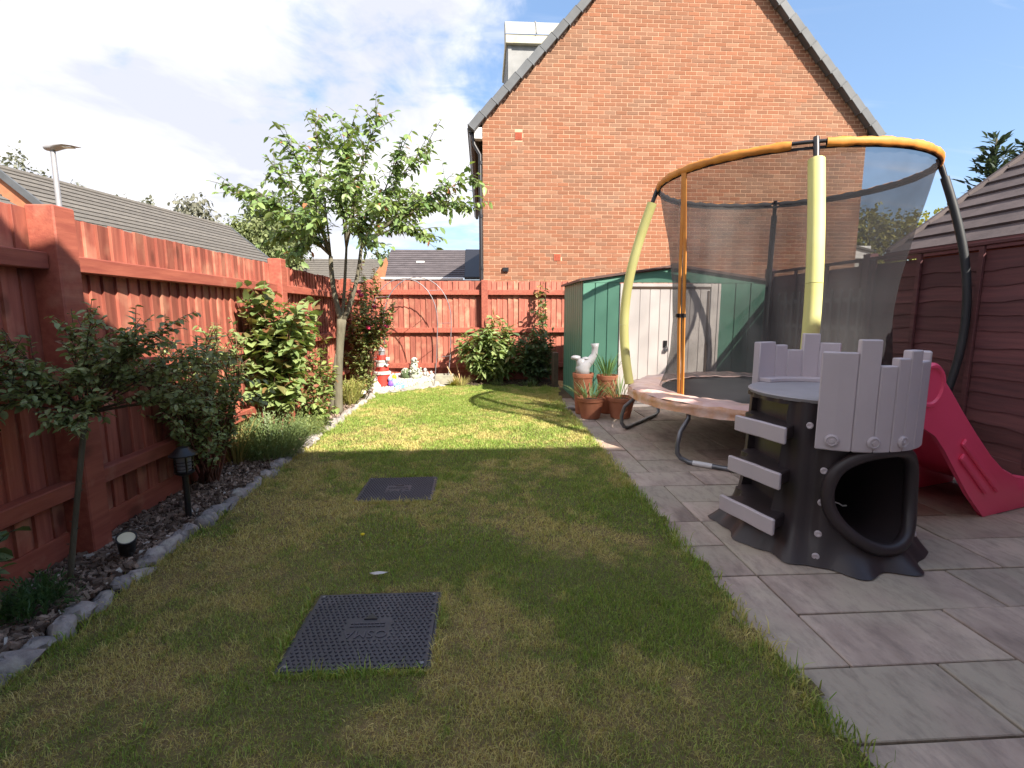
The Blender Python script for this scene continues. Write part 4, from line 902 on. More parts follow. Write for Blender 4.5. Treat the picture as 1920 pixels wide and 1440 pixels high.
far_tree('conifer_tree', 'dark spiky conifer tips behind the pale green bushy tree', 'tree', (-11.0, 26, 0), [((-10.8, 26, 5.6), (.7, .9, 1.0)), ((-10.0, 26, 5.8), (.7, .7, 1.1)), ((-9.2, 26, 5.0), (1.2, 1.2, 1.0))], 2000, .22, (.09, .13, .08), (.15, .19, .12), droop=-.6)
far_tree('birch_tree', 'thin drooping birch standing behind the ridge of the long grey roof', 'tree', (-12.8, 24, 0), [((-12.9, 24, 5.2), (.8, .8, .9)), ((-13.2, 24, 5.9), (.5, .6, .5)), ((-12.5, 24, 6.0), (.5, .6, .5)), ((-12.1, 24, 5.0), (.5, .8, .6)), ((-12.4, 24, 5.4), (.6, .6, .6))], 900, .17, (.17, .18, .14), (.26, .26, .20), droop=1.3, tr_r=.09)
for x_, y_, z_, r_, l_ in ((-20.3, 24, 7.0, 1.2, 'grey green treetop at the far left above the grey roof ridge'), (-17.9, 24, 6.0, .8, 'feathery treetop right of the street lamp above the roof ridge'), (-16.1, 24, 5.5, .8, 'low treetop in the middle of the grey roof ridge'), (-14.9, 24.0, 5.4, .8, 'sparse twiggy treetop on the ridge left of the birch')):
    far_tree('distant_tree', l_, 'tree', (x_, y_, 0), [((x_, y_, z_), (r_, r_, r_ * .8)), ((x_ + r_ * .9, y_, z_ - r_ * .5), (r_ * .8, r_, r_ * .6)), ((x_ - r_ * .8, y_, z_ - r_ * .3), (r_ * .7, r_, r_ * .7)), ((x_ + r_ * .3, y_, z_ + r_ * .6), (r_ * .4, r_ * .4, r_ * .5))], 1000, .17, (.18, .20, .16), (.28, .29, .22), group='treetops beyond the long grey roof', droop=.4, tr_r=.1)
far_tree('distant_tree', 'small treetop between the two roofs beyond the back fence', 'tree', (-5.4, 30, 0), [((-5.6, 30, 4.2), (.7, .8, .5)), ((-5.0, 30, 3.9), (.6, .7, .5))], 500, .2, (.13, .18, .09), (.22, .26, .13))
far_tree('hedge_tree', 'yellow green hedge like tree behind the trampoline net on the right', 'tree', (9.8, 13.5, 0), [((10.2, 14.2, 3.0), (1.0, 1.0, 1.1)), ((11.2, 14.2, 3.1), (.9, 1.0, 1.0)), ((12.2, 14.2, 3.0), (.9, 1.0, .9)), ((13.2, 14.1, 2.9), (1.0, 1.0, .9)), ((9.2, 14.3, 2.6), (.8, .9, 1.2)), ((10.8, 14.2, 3.6), (.8, .7, .55)), ((12.5, 14.2, 3.6), (.7, .7, .5))], 6500, .13, (.24, .27, .08), (.38, .36, .12), droop=.2)
def conifer(name, label, base, h, r):
    t = thing(name, label, 'tree', base); b = MB(); b.tube([base, V(*base) + V(0, 0, h)], [.16, .02], 8); b.build('trunk', M['bark'], t, smooth=180)
    P, D = [], []
    for k_ in range(150):
        f_ = random.random() ** .8; z_ = h * (.25 + .75 * f_); a_ = random.uniform(0, 6.28); L_ = r * (1.05 - f_) * random.uniform(.6, 1.2) + .15
        for s in range(int(L_ / .07) + 1):
            q_ = s * .07; P.append((base[0] + math.cos(a_) * q_, base[1] + math.sin(a_) * q_, base[2] + z_ + q_ * .45)); D.append((math.cos(a_) * .7 + random.gauss(0, .4), math.sin(a_) * .7 + random.gauss(0, .4), .6))
    P = np.array(P); D = np.array(D); add_leaves(t, P, D, np.tile([0, 0, 1.], (len(P), 1)) + RNG.normal(0, .3, (len(P), 3)), np.full(len(P), .26), greens(len(P), (.035, .06, .05), (.07, .10, .075)), 0, W=.35, name='crown', material='far_leaf')
conifer('conifer_tree', 'dark blue green conifer top above the garage roof at the right edge', (14.6, 14.3, 0), 6.1, 1.3)
conifer('conifer_tree', 'second darker conifer cut by the right edge of the view', (15.9, 14.6, 0), 6.0, 1.3)

# ---------------------------------------------------------------- street lamp
lp = thing('street_lamp', 'grey street lamp with a flat swept head beyond the left fence', 'street lamp', (-6.92, 9.0, 0))
b = MB(); b.tube([(-6.92, 9, 0), (-6.90, 9, 3.80)], [.055, .036], 10); b.build('pole', M['lamp_grey'], lp, smooth=40)
b = MB()
sec = [(-.10, .07, .035, 3.845), (-.05, .085, .05, 3.85), (.02, .09, .052, 3.853), (.10, .105, .032, 3.87), (.22, .10, .018, 3.885), (.34, .07, .010, 3.878), (.44, .015, .004, 3.862)]
b.grid(lambda u, v: (lambda s: (-6.90 + s[0], 9 + math.cos(u * 2 * PI) * s[1], s[3] + math.sin(u * 2 * PI) * s[2]))(sec[min(len(sec) - 1, int(round(v * (len(sec) - 1))))]), 14, len(sec) - 1, True)
b.build('lamp_head', M['lamp_grey'], lp, smooth=60)
b = MB(); b.box((-6.66, 9, 3.862), (.16, .10, .012)); b.build('light_panel', M['white_pvc'], lp)

# ---------------------------------------------------------------- metal shed
SY = 6.42; SX0, SX1, SB = 1.27, 3.66, 7.86; SAX = 2.46
sh = thing('garden_shed', 'green metal garden shed with cream double doors and shallow apex roof', 'shed', (SAX, SY, 0))
b = MB()
for i in range(9):
    yy = SY + .02 + i * .16; b.bb((SX0, yy, .03), (SX0 + .02, yy + .135, 1.66)); b.bb((SX0 + .012, yy + .135, .03), (SX0 + .03, yy + .16, 1.66))
b.build('side_wall', M['shed_green'], sh)
b = MB(); b.bb((SX1 - .02, SY + .02, .03), (SX1, SB, 1.66)); b.bb((SX0, SB - .02, .03), (SX1, SB, 1.66)); b.build('back_wall', M['shed_green'], sh)
def ribbed(x0, x1, n, z0, z1, y, m_, name, par):
    w = (x1 - x0) / n
    for i in range(n):
        b = MB(); b.bb((x0 + i * w + .004, y, z0), (x0 + (i + 1) * w - .004, y + .022, z1)); b.build(name, m_, par, bevel=.004)
    b = MB(); b.bb((x0, y + .014, z0), (x1, y + .03, z1)); b.build('backing_sheet', m_, par)
ribbed(SX0, 1.75, 3, .03, 1.60, SY, M['shed_green'], 'panel', sh); ribbed(3.06, SX1, 3, .03, 1.60, SY, M['shed_green'], 'panel', sh)
b = MB(); b.add([(SX0, SY - .004, 1.60), (SX1, SY - .004, 1.60), (SX1, SY - .004, 1.62), (SAX, SY - .004, 1.785), (SX0, SY - .004, 1.62)] + [(SX0, SY + .02, 1.60), (SX1, SY + .02, 1.60), (SX1, SY + .02, 1.62), (SAX, SY + .02, 1.785), (SX0, SY + .02, 1.62)], [(0, 1, 2, 3, 4), (9, 8, 7, 6, 5), (0, 5, 6, 1), (1, 6, 7, 2), (2, 7, 8, 3), (3, 8, 9, 4), (4, 9, 5, 0)])
b.build('gable', M['shed_green'], sh)
b = MB()
for a_, e_ in (((SX0 - .05, 1.615), (SAX, 1.80)), ((SAX, 1.80), (SX1 + .05, 1.615))):
    b.add([(a_[0], SY - .04, a_[1]), (e_[0], SY - .04, e_[1]), (e_[0], SB + .04, e_[1]), (a_[0], SB + .04, a_[1]), (a_[0], SY - .04, a_[1] + .03), (e_[0], SY - .04, e_[1] + .03), (e_[0], SB + .04, e_[1] + .03), (a_[0], SB + .04, a_[1] + .03)], [(3, 2, 1, 0), (4, 5, 6, 7), (0, 1, 5, 4), (1, 2, 6, 5), (2, 3, 7, 6), (3, 0, 4, 7)])
b.build('roof', M['shed_roof'], sh)
b = MB(); b.bb((SAX - .07, SY - .05, 1.775), (SAX + .07, SY - .03, 1.84)); b.build('ridge_cap', M['shed_roof'], sh)
for x0 in (1.75, 2.93):
    b = MB(); b.bb((x0, SY - .018, .03), (x0 + .035, SY + .01, 1.59)); b.bb((x0 + .035, SY - .010, .03), (x0 + .095, SY + .01, 1.59)); b.bb((x0 + .095, SY - .018, .03), (x0 + .13, SY + .01, 1.59)); b.build('door_post', M['shed_cream'], sh, bevel=.004)
b = MB(); b.bb((1.88, SY - .016, 1.55), (2.93, SY + .01, 1.59)); b.build('door_header', M['shed_cream'], sh, bevel=.003)
b = MB(); b.bb((1.88, SY - .012, 1.525), (2.93, SY + .012, 1.55)); b.build('door_rail', M['shed_dark_trim'], sh)
for x0, x1 in ((1.88, 2.40), (2.405, 2.93)):
    d_ = MB(); d_.bb((x0, SY + .004, .04), (x1, SY + .022, 1.525)); dr_ = d_.build('door', M['shed_cream'], sh)
    w_ = (x1 - x0) / 4
    for i in range(4):
        b = MB(); b.bb((x0 + i * w_ + .003, SY - .004, .05), (x0 + (i + 1) * w_ - .003, SY + .006, 1.52)); b.build('panel', M['shed_cream'], dr_, bevel=.003)
    if x0 < 2:
        b = MB(); b.bb((2.335, SY - .016, .775), (2.385, SY - .003, .865)); b.build('lock_plate', M['black_plastic'], dr_, bevel=.003)
        b = MB(); b.bb((2.345, SY - .04, .725), (2.392, SY - .012, .765)); b.tube([(2.355, SY - .025, .765), (2.36, SY - .025, .79), (2.38, SY - .025, .79), (2.384, SY - .025, .765)], .005, 6); b.build('padlock', M['steel'], dr_, bevel=.003)
    else:
        b = MB(); b.bb((2.89, SY - .012, .05), (2.915, SY - .003, 1.5)); b.build('door_edge', M['shed_dark_trim'], dr_)
b = MB(); b.bb((1.3, SY - .01, .0), (3.63, SY + .03, .032)); b.build('sill', M['shed_cream'], sh)
bl = thing('timber_offcut', 'weathered upright board standing between the dark shrub and the shed', 'board', (1.17, 8.1, 0))
b = MB(); b.bb((1.14, 8.05, 0), (1.22, 8.3, .58)); b.build('block', M['twig'], bl, bevel=.006)

# ---------------------------------------------------------------- terracotta pots
def pot(name, label, c, r, h, rim=.05, plant=None):
    t = thing(name, label, 'plant pot', c, 'terracotta pots by the shed'); rb = r * .68
    prof = [(rb * .9, 0), (rb, .006), (r * .93, h - rim), (r * .945, h - rim), (r, h - rim + .006), (r * 1.02, h - .006), (r * .99, h), (r * .90, h), (r * .87, h - .03)]
    b = MB(); b.lathe(prof, 32, c); b.build('pot_body', M['terracotta'], t, smooth=35)
    b = MB(); b.lathe([(r * .88, h - .035), (r * .5, h - .022), (.01, h - .02)], 20, c); b.build('compost', M['compost'], t, smooth=180)
    return t
pot('plant_pot', 'wide terracotta pot of spiky bulb leaves on the patio left of its twin', (1.255, 5.74, 0), .158, .25)
pot('plant_pot', 'wide terracotta pot of grassy leaves close to the trampoline leg', (1.612, 5.74, 0), .165, .25)
pot('tall_pot', 'narrower terracotta pot holding the white fishtail ornament', (1.215, 6.02, .0), .125, .50, .06)
pot('tall_pot', 'narrower terracotta pot with tall green bulb shoots', (1.52, 6.04, .0), .128, .47, .06)
tuft('bulb_leaves', 'long arching bulb leaves in the wide pot below the white ornament', 'plant', (1.255, 5.74, .225), .22, .30, 46, (.13, .26, .12), (.34, .36, .15), .055, 1.15)
tuft('bulb_leaves', 'thin grassy bulb leaves in the wide pot by the trampoline leg', 'plant', (1.60, 5.74, .225), .22, .33, 50, (.16, .30, .10), (.42, .38, .20), .04, 1.0)
tuft('bulb_leaves', 'bright green upright shoots in the narrow pot before the shed door', 'plant', (1.52, 6.04, .44), .15, .36, 36, (.15, .30, .11), (.22, .36, .14), .05, .55)
wo = thing('ceramic_ornament', 'white ceramic fishtail ornament with one tall curved arm in a pot', 'ornament', (1.21, 6.0, .53))
b = MB(); p_ = [V(1.205, 6.0, .52), V(1.205, 6.0, .60), V(1.235, 6.0, .655), V(1.30, 6.0, .70), V(1.345, 6.0, .77), V(1.352, 6.0, .85), V(1.348, 6.0, .90)]
b.tube(p_, [.085, .086, .075, .05, .038, .036, .050], 18); b.v = [(x_, y_, z_ - .045) for x_, y_, z_ in b.v]; b.build('curved_arm', M['white_glaze'], wo, smooth=180)
b = MB(); b.tube([V(1.195, 6.0, .56), V(1.185, 6.0, .66), V(1.18, 6.0, .72)], [.08, .056, .062], 18, flat=1)
b.blob((1.115, 5.985, .732), (.062, .045, .030), 3, .15, 16, 9); b.blob((1.238, 5.985, .722), (.045, .040, .022), 5, .15, 16, 9); b.v = [(x_, y_, z_ - .045) for x_, y_, z_ in b.v]; b.build('tail_fin', M['white_glaze'], wo, smooth=180, fixn=False)

# ---------------------------------------------------------------- trampoline
TC = V(2.75, 4.65, 0); RF = 1.25; ZF = .5; RR = 1.10; ZR = 2.42
def tp(a, r, z): return V(TC.x + r * math.cos(R(a)), TC.y + r * math.sin(R(a)), z)
tram = thing('trampoline', 'round garden trampoline with black safety net and yellow foam poles', 'trampoline', (TC.x, TC.y, 0))
b = MB(); b.tube([tp(k_ * 5, RF, ZF - .03) for k_ in range(72)], .021, 8, closed=True); b.build('frame_ring', M['steel'], tram, smooth=60)
for a0, a1 in ((162, 118), (212, 250), (288, 328), (28, 72)):
    pts = [tp(a0, RF, ZF - .03), tp(a0, RF, ZF - .14), tp(a0, RF + .10, ZF - .24), tp(a0, RF + .13, .16)]
    g0, g1 = tp(a0, RF + .11, .022), tp(a1, RF + .11, .022)
    dd = (g1 - g0).normalized()
    pts += [tp(a0, RF + .125, .085), g0 + dd * .02 + V(0, 0, .024), g0 + dd * .09]
    mir = [tp(a1, RF, ZF - .03), tp(a1, RF, ZF - .14), tp(a1, RF + .10, ZF - .24), tp(a1, RF + .13, .16), tp(a1, RF + .125, .085), g1 - dd * .02 + V(0, 0, .024), g1 - dd * .09]
    b = MB(); b.tube(pts + [g0.lerp(g1, .5)] + mir[::-1], .0195, 10); lg = b.build('leg', M['steel'], tram, smooth=60)
    if a0 == 212:
        b = MB(); b.tube([g0 + dd * .12, g0 + dd * .27], .0212, 10); b.build('label_sticker', M['white_tape'], lg, smooth=60)
def wob(a, k): return .005 * math.sin(a * 9 + k) + .005 * math.sin(a * 19 + 2 * k) + .004 * math.sin(a * 41 + k)
padp = [(.99, .492), (1.04, .510), (1.12, .522), (1.21, .522), (1.275, .512), (1.305, .495)]
def padf(prof, sc_=1):
    def fn(u, v):
        a_ = u * 2 * PI; i = v * (len(prof) - 1); j = min(len(prof) - 2, int(i)); t_ = i - j
        r_ = prof[j][0] * (1 - t_) + prof[j + 1][0] * t_; z_ = prof[j][1] * (1 - t_) + prof[j + 1][1] * t_
        return (TC.x + (r_ + wob(a_, 1) * (.6 + v)) * math.cos(a_), TC.y + (r_ + wob(a_, 1) * (.6 + v)) * math.sin(a_), z_ + wob(a_, 4 + 3 * v) * .8 * sc_)
    return fn
b = MB(); b.grid(padf(padp), 160, 10, True); b.build('safety_pad', M['pad_pink'], tram, smooth=180, fixn=False)
b = MB(); b.grid(padf([(1.305, .495), (1.318, .470), (1.312, .435), (1.318, .410)]), 160, 6, True); b.build('pad_edge', M['pad_orange'], tram, smooth=180, fixn=False)
b = MB(); b.lathe([(1.0, .472), (1.0, .478), (.02, .475)], 48, (TC.x, TC.y, 0)); b.build('jumping_mat', M['mat_black'], tram, smooth=30)
def net_r(z, a):
    pts = [(.48, 1.02), (.62, .95), (.85, .89), (1.15, .86), (1.5, .88), (1.9, .96), (2.2, 1.04), (2.42, 1.09)]
    r_ = pts[-1][1]
    for (z0, r0), (z1, r1) in zip(pts[:-1], pts[1:]):
        if z <= z1:
            t_ = max(0, (z - z0) / (z1 - z0)); r_ = r0 * (1 - t_) + r1 * t_; break
    st = 1.02 + .07 * (z - .48) / 1.94
    for a0, wd, am in ((197, 10, 1.0), (161, 12, .25), (249, 12, .25), (327, 12, .25), (63, 12, .25)):
        d_ = (a - a0 + 180) % 360 - 180; w_ = math.exp(-(d_ / wd) ** 2) * am; r_ = r_ * (1 - w_) + st * w_
    return r_ + .008 * math.sin(R(a) * 23 + z * 5) * math.sin(PI * (z - .48) / 1.94)
b = MB(); b.grid(lambda u, v: tuple(tp(u * 360, net_r(.48 + v * 1.94, u * 360), .48 + v * 1.94)), 144, 26, True); b.build('safety_net', M['net'], tram, smooth=180, fixn=False)
# top ring: dark tube, orange sleeves outside, black hem inside
b = MB(); b.tube([tp(k_ * 5, RR, ZR) for k_ in range(72)], .013, 8, closed=True); b.build('top_ring', M['black_pvc'], tram, smooth=60)
POLES = [('yellow_foam', 161), ('yellow_foam', 249), ('black_foam', 327), ('black_foam', 63)]
def sleeve(a0, a1):
    b = MB(); n_ = int((a1 - a0) / 2.5); vs = []; ks = 12
    for i in range(n_ + 1):
        a_ = a0 + (a1 - a0) * i / n_
        for j in range(ks):
            t_ = 2 * PI * j / ks; rr_ = .031 + .004 * math.sin(i * 2.1 + j) + .003 * math.sin(i * .9)
            q_ = tp(a_, RR + rr_ * .62 * math.cos(t_), ZR - .012 + rr_ * math.sin(t_)); vs.append(q_)
    for i in range(n_):
        for j in range(ks):
            pass
    fo = [(i * ks + j, i * ks + (j + 1) % ks, (i + 1) * ks + (j + 1) % ks, (i + 1) * ks + j) for i in range(n_) for j in range(ks)]
    mi = [1 if 4 <= j <= 8 else 0 for i in range(n_) for j in range(ks)]
    b.v = [tuple(q_) for q_ in vs]; b.f = fo; b.m = mi
    b.build('ring_sleeve', [M['orange'], M['net_hem']], tram, smooth=60, fixn=False)
sleeve(252.5, 325); sleeve(329, 421); sleeve(65, 159); sleeve(163, 241)
b = MB(); b.grid(lambda u, v: tuple(tp(u * 360, RR - .012, ZR - .028 - v * .022)), 96, 1, True); b.build('net_hem', M['net_hem'], tram, smooth=180, fixn=False)
def pole_path(a, z0, z1, n=14):
    out = []
    for i in range(n + 1):
        z = z0 + (z1 - z0) * i / n; t_ = max(0., (z - .45) / 1.95)

        r_ = 1.30 + (RR - 1.30 + .01) * t_ ** 2.2 + .13 * math.sin(PI * t_) ** 1.0 * (1 - .35 * t_)
        out.append(tp(a, r_, z))
    return out
for mname, a in POLES:
    b = MB(); b.tube(pole_path(a, .40, 2.40), .013, 8); po = b.build('pole', M['black_pvc'], tram, smooth=60)
    if mname == 'yellow_foam':
        for z0, z1 in ((.50, 1.10 if a == 161 else 1.42), (1.102 if a == 161 else 1.422, 2.28)):
            pp = pole_path(a, z0, z1); b = MB(); b.tube(pp, [.046 if a == 161 else .055] * len(pp), 16); b.build('foam_sleeve', M[mname], po, smooth=50)
    else:
        pp = pole_path(a, .5, 2.30 if a == 327 else 2.3); b = MB(); b.tube(pp, .030, 14); b.build('foam_sleeve', M[mname], po, smooth=50)
    b = MB(); e = pole_path(a, 2.27, 2.45, 2); b.tube(e, [.018, .022, .02], 10); b.build('end_cap', M['black_pvc'], po, smooth=50)
for k_, a in enumerate((195.5, 198.5)):
    b = MB(); z0 = .50; n_ = 20; vs = []
    for i in range(n_ + 1):
        z = z0 + (ZR - .03 - z0) * i / n_; r_ = 1.02 + .07 * (z - .48) / 1.94 + .014; w_ = .9 if z > 1.75 or True else .5; aa = a + (-.9 if k_ else .9) * max(0, (z - 1.7) / .7) + .35 * math.sin(z * 4 + k_) * (k_ == 0)
        vs += [tp(aa - w_, r_, z), tp(aa + w_, r_, z), tp(aa + w_, r_ + .008, z), tp(aa - w_, r_ + .008, z)]
    fs = [(i * 4 + j, i * 4 + (j + 1) % 4, i * 4 + 4 + (j + 1) % 4, i * 4 + 4 + j) for i in range(n_) for j in range(4)] + [(3, 2, 1, 0), (n_ * 4, n_ * 4 + 1, n_ * 4 + 2, n_ * 4 + 3)]
    b.add(vs, fs); zs = b.build('zip_strip', M['orange'], tram, smooth=50)
    b = MB(); q_ = tp(a, 1.075, 1.20); b.box(q_, (.045, .03, .035)); b.build('buckle', M['black_plastic'], zs, bevel=.004)

# ---------------------------------------------------------------- tree trunk playhouse
PC = V(1.87, 2.62, 0); ZD = .785
def pp(a, r, z):
    r = r * .955; return V(PC.x + r * math.cos(R(a)), PC.y + r * math.sin(R(a)), z)
play = thing('playhouse', 'dark tree stump climbing playhouse with grey palisade panels and cave opening', 'playhouse', (PC.x, PC.y, 0))
def trunk_r(a, z):
    r_ = .385 + .035 * max(0, 1 - z / .8) ** 1.0 + .05 * max(0, 1 - z / .34) ** 2
    near_ = math.exp(-(((a - 278 + 180) % 360 - 180) / 42) ** 4)
    fl_ = (.016 * abs(math.cos(R(a) * 8 + .5)) + .010 * math.cos(R(a) * 21)) * (1 - .85 * near_) - .01 * (1 - near_)
    ro = max(0, 1 - z / (.17 - .07 * near_)) ** 1.6 * (.03 + .085 * (.5 + .5 * math.cos(R(a) * 11 + .8)) * (.7 + .3 * math.sin(R(a) * 3)))
    return r_ + fl_ + ro
tm = MB(); NA, NZ = 120, 26
zs_ = [ZD * (i / NZ) ** 1.35 for i in range(NZ + 1)]
for z in zs_:
    for k_ in range(NA): tm.v.append(tuple(pp(k_ * 360 / NA, trunk_r(k_ * 360 / NA, z), z + .004)))
for i in range(NZ):
    for j in range(NA): tm.f.append((i * NA + j, i * NA + (j + 1) % NA, (i + 1) * NA + (j + 1) % NA, (i + 1) * NA + j))
tm.f += [tuple(range(NA - 1, -1, -1)), tuple(NZ * NA + j for j in range(NA))]; tm.m = [0] * len(tm.f)
trunk = tm.build('trunk', M['trunk_plastic'], play)
OA = 278; du = V(-math.sin(R(OA)), math.cos(R(OA)), 0); df = V(math.cos(R(OA)), math.sin(R(OA)), 0)
egg_c = [(-.25, .30), (-.246, .40), (-.205, .487), (-.115, .542), (0, .56), (.10, .55), (.175, .508), (.215, .425), (.225, .32), (.215, .22), (.175, .14), (.11, .096), (.03, .08), (-.06, .093), (-.145, .138), (-.215, .21)]
def closed_spline(P, n):
    out = []; k = len(P)
    for i in range(k):
        p0, p1, p2, p3 = [Vector((*P[(i + j) % k], 0)) for j in (-1, 0, 1, 2)]
        for s in range(n):
            t_ = s / n; out.append(.5 * ((2 * p1) + (p2 - p0) * t_ + (2 * p0 - 5 * p1 + 4 * p2 - p3) * t_ ** 2 + (3 * p1 - p0 - 3 * p2 + p3) * t_ ** 3))
    return out
egg = closed_spline([(x_ * .955, z_ + .012) for x_, z_ in egg_c], 4)
cut = MB(); k = len(egg)
for s, sc_ in ((-.22, 1.0), (.8, 1.0)):
    for e in egg: cut.v.append(tuple(PC + df * s + du * e.x * sc_ + V(0, 0, e.y)))
cut.f = [tuple(range(k - 1, -1, -1)), tuple(range(k, 2 * k))] + [(i, (i + 1) % k, k + (i + 1) % k, k + i) for i in range(k)]; cut.m = [0] * len(cut.f)
LA = 195; lf = V(math.cos(R(LA)), math.sin(R(LA)), 0)
for z0, z1 in ((.655, .765), (.425, .585), (.20, .345)):
    cut2 = (z0, z1); lc = V(math.cos(R(176)), math.sin(R(176)), 0); cut.box(PC + lc * .54 + V(0, 0, (z0 + z1) / 2), (.54, .40, z1 - z0), rotz(R(176)))
co = cut.build('cutter', M['trunk_plastic'], play)
bpy.context.view_layer.update()
md = trunk.modifiers.new('cut', 'BOOLEAN'); md.object = co; md.operation = 'DIFFERENCE'; md.solver = 'EXACT'
dg = bpy.context.evaluated_depsgraph_get(); nm = bpy.data.meshes.new_from_object(trunk.evaluated_get(dg)); trunk.modifiers.clear(); trunk.data = nm
bpy.data.objects.remove(co); nm.shade_smooth(); nm.set_sharp_from_angle(angle=R(38))
b = MB(); rim_p = []
for e in egg:
    aa = OA + math.degrees(math.atan2(e.x, .42)); rr_ = .955 * (.40 + .035 * max(0, 1 - e.y / .8) + .04 * max(0, 1 - e.y / .34) ** 2); s = math.sqrt(max(.01, rr_ ** 2 - e.x ** 2)); rim_p.append(PC + df * (s + .008) + du * e.x * 1.03 + V(0, 0, e.y))
b.tube(rim_p, .031, 10, closed=True); b.build('opening_rim', M['trunk_plastic'], play, smooth=180)
b = MB(); b.tube([PC + df * .10 + du * (-.17 + .025 * i_) + V(0, 0, .245 - .006 * i_ + .007 * math.sin(i_ * 1.7)) for i_ in range(12)], .004, 5); b.build('seam_light_strip', M['white_pvc'], play)  # pale tube standing in for light coming through the seam
def arc_slab(r0, r1, a0, a1, z0, z1, n=1, r0f=None):
    b = MB()
    for i in range(n + 1):
        a_ = a0 + (a1 - a0) * i / n
        for r_, z_ in ((r0, z0), (r1, z0), (r1, z1), (r0, z1)): b.v.append(tuple(pp(a_, r_, z_)))
    b.f = [(i * 4 + j, i * 4 + (j + 1) % 4, i * 4 + 4 + (j + 1) % 4, i * 4 + 4 + j) for i in range(n) for j in range(4)] + [(3, 2, 1, 0), (n * 4, n * 4 + 1, n * 4 + 2, n * 4 + 3)]; b.m = [0] * len(b.f); return b
deck = MB(); deck.lathe([(.02, ZD + .001), (.375, ZD + .001), (.385, ZD + .018), (.375, ZD + .026), (.02, ZD + .026)], 40, (PC.x, PC.y, 0)); deck.build('deck', M['deck_plastic'], play, smooth=35)
def palisade(a0, a1, z0, boards, r0, r1):
    base = arc_slab(r0 + .004, r1 - .008, a0 + .3, a1 - .3, z0 + .004, min(b_[2] for b_ in boards) - .006, 8).build('panel', M['grey_plastic'], play)
    for f0, f1, zt in boards:
        s = arc_slab(r0, r1, a0 + (a1 - a0) * f0 + .12, a0 + (a1 - a0) * f1 - .12, z0 - .0, zt, 2); s.build('board', M['grey_plastic'], base, smooth=35, bevel=.005)
    return base
fp = palisade(231, 327, .575, ((0, .21, 1.045), (.21, .34, 1.105), (.34, .455, .985), (.455, .55, 1.02), (.55, .67, 1.055), (.67, .85, 1.0), (.85, 1, 1.04)), .405, .452)
bp = palisade(46, 120, .76, ((0, .21, 1.045), (.21, .39, 1.10), (.39, .57, 1.0), (.57, .73, 1.03), (.73, 1, 1.05)), .405, .45)
b = arc_slab(.33, .42, 48, 118, .81, .835, 8); b.build('panel_ledge', M['grey_plastic'], bp, bevel=.004)
for a_ in (240, 263, 283):
    q_ = pp(a_, .456, .625); rt_ = Matrix.Rotation(R(a_), 3, 'Z') @ Matrix.Rotation(PI / 2, 3, 'Y')
    b = MB(); b.lathe([(.030, -.004), (.030, .004), (.022, .010), (.019, .006), (.010, .006), (.009, .013), (.001, .013)], 16, q_, rot=rt_); b.build('bolt_cap', M['grey_plastic'], fp, smooth=30)
for a_, z_ in ((238, .46), (238, .30), (237.5, .145), (237, .045), (326, .42), (326, .20), (325, .085), (238, .70)):
    r_ = trunk_r(a_, z_) + .002; q_ = pp(a_, r_, z_); rt_ = Matrix.Rotation(R(a_), 3, 'Z') @ Matrix.Rotation(PI / 2, 3, 'Y')
    if z_ == .70: continue
    b = MB(); b.lathe([(.017, -.004), (.017, .003), (.012, .007), (.004, .004), (.001, .004)], 14, q_, rot=rt_); b.build('bolt_cap', M['grey_plastic'], play, smooth=30)
q_ = pp(226.5, trunk_r(226.5, .68) + .002, .675); b = MB(); b.lathe([(.017, -.004), (.017, .003), (.012, .007), (.004, .004), (.001, .004)], 14, q_, rot=Matrix.Rotation(R(226.5), 3, 'Z') @ Matrix.Rotation(PI / 2, 3, 'Y')); b.build('bolt_cap', M['grey_plastic'], play, smooth=30)
for zt, rx in ((.665, .46), (.435, .485), (.205, .52)):
    st = MB()
    for i in range(9):
        a_ = -20 + 40 * i / 8; rr_ = rx - .02 + .035 * abs(a_ / 20) ** 1.5
        for r_, z_ in ((.33, zt - .075), (rr_, zt - .065), (rr_, zt - .005), (.33, zt)): st.v.append(tuple(pp(LA + a_, r_, z_)))
    st.f = [(i * 4 + j, i * 4 + (j + 1) % 4, i * 4 + 4 + (j + 1) % 4, i * 4 + 4 + j) for i in range(8) for j in range(4)] + [(3, 2, 1, 0), (32, 33, 34, 35)]; st.m = [0] * len(st.f)
    so2 = st.build('step', M['trunk_plastic'], play, smooth=30, bevel=.006)
    st = MB()
    for i in range(11):
        a_ = -21 + 42 * i / 10; rr_ = rx - .02 + .035 * abs(a_ / 20) ** 1.5
        for r_, z_ in ((rr_ - .002, zt - .085), (rr_ + .024, zt - .085), (rr_ + .024, zt), (rr_ - .002, zt)): st.v.append(tuple(pp(LA + a_, r_, z_)))
    st.f = [(i * 4 + j, i * 4 + (j + 1) % 4, i * 4 + 4 + (j + 1) % 4, i * 4 + 4 + j) for i in range(10) for j in range(4)] + [(3, 2, 1, 0), (40, 41, 42, 43)]; st.m = [0] * len(st.f)
    st.build('tread', M['grey_plastic'], so2, smooth=30, bevel=.005)
for zt, a_ in ((.76, 195),):
    pass
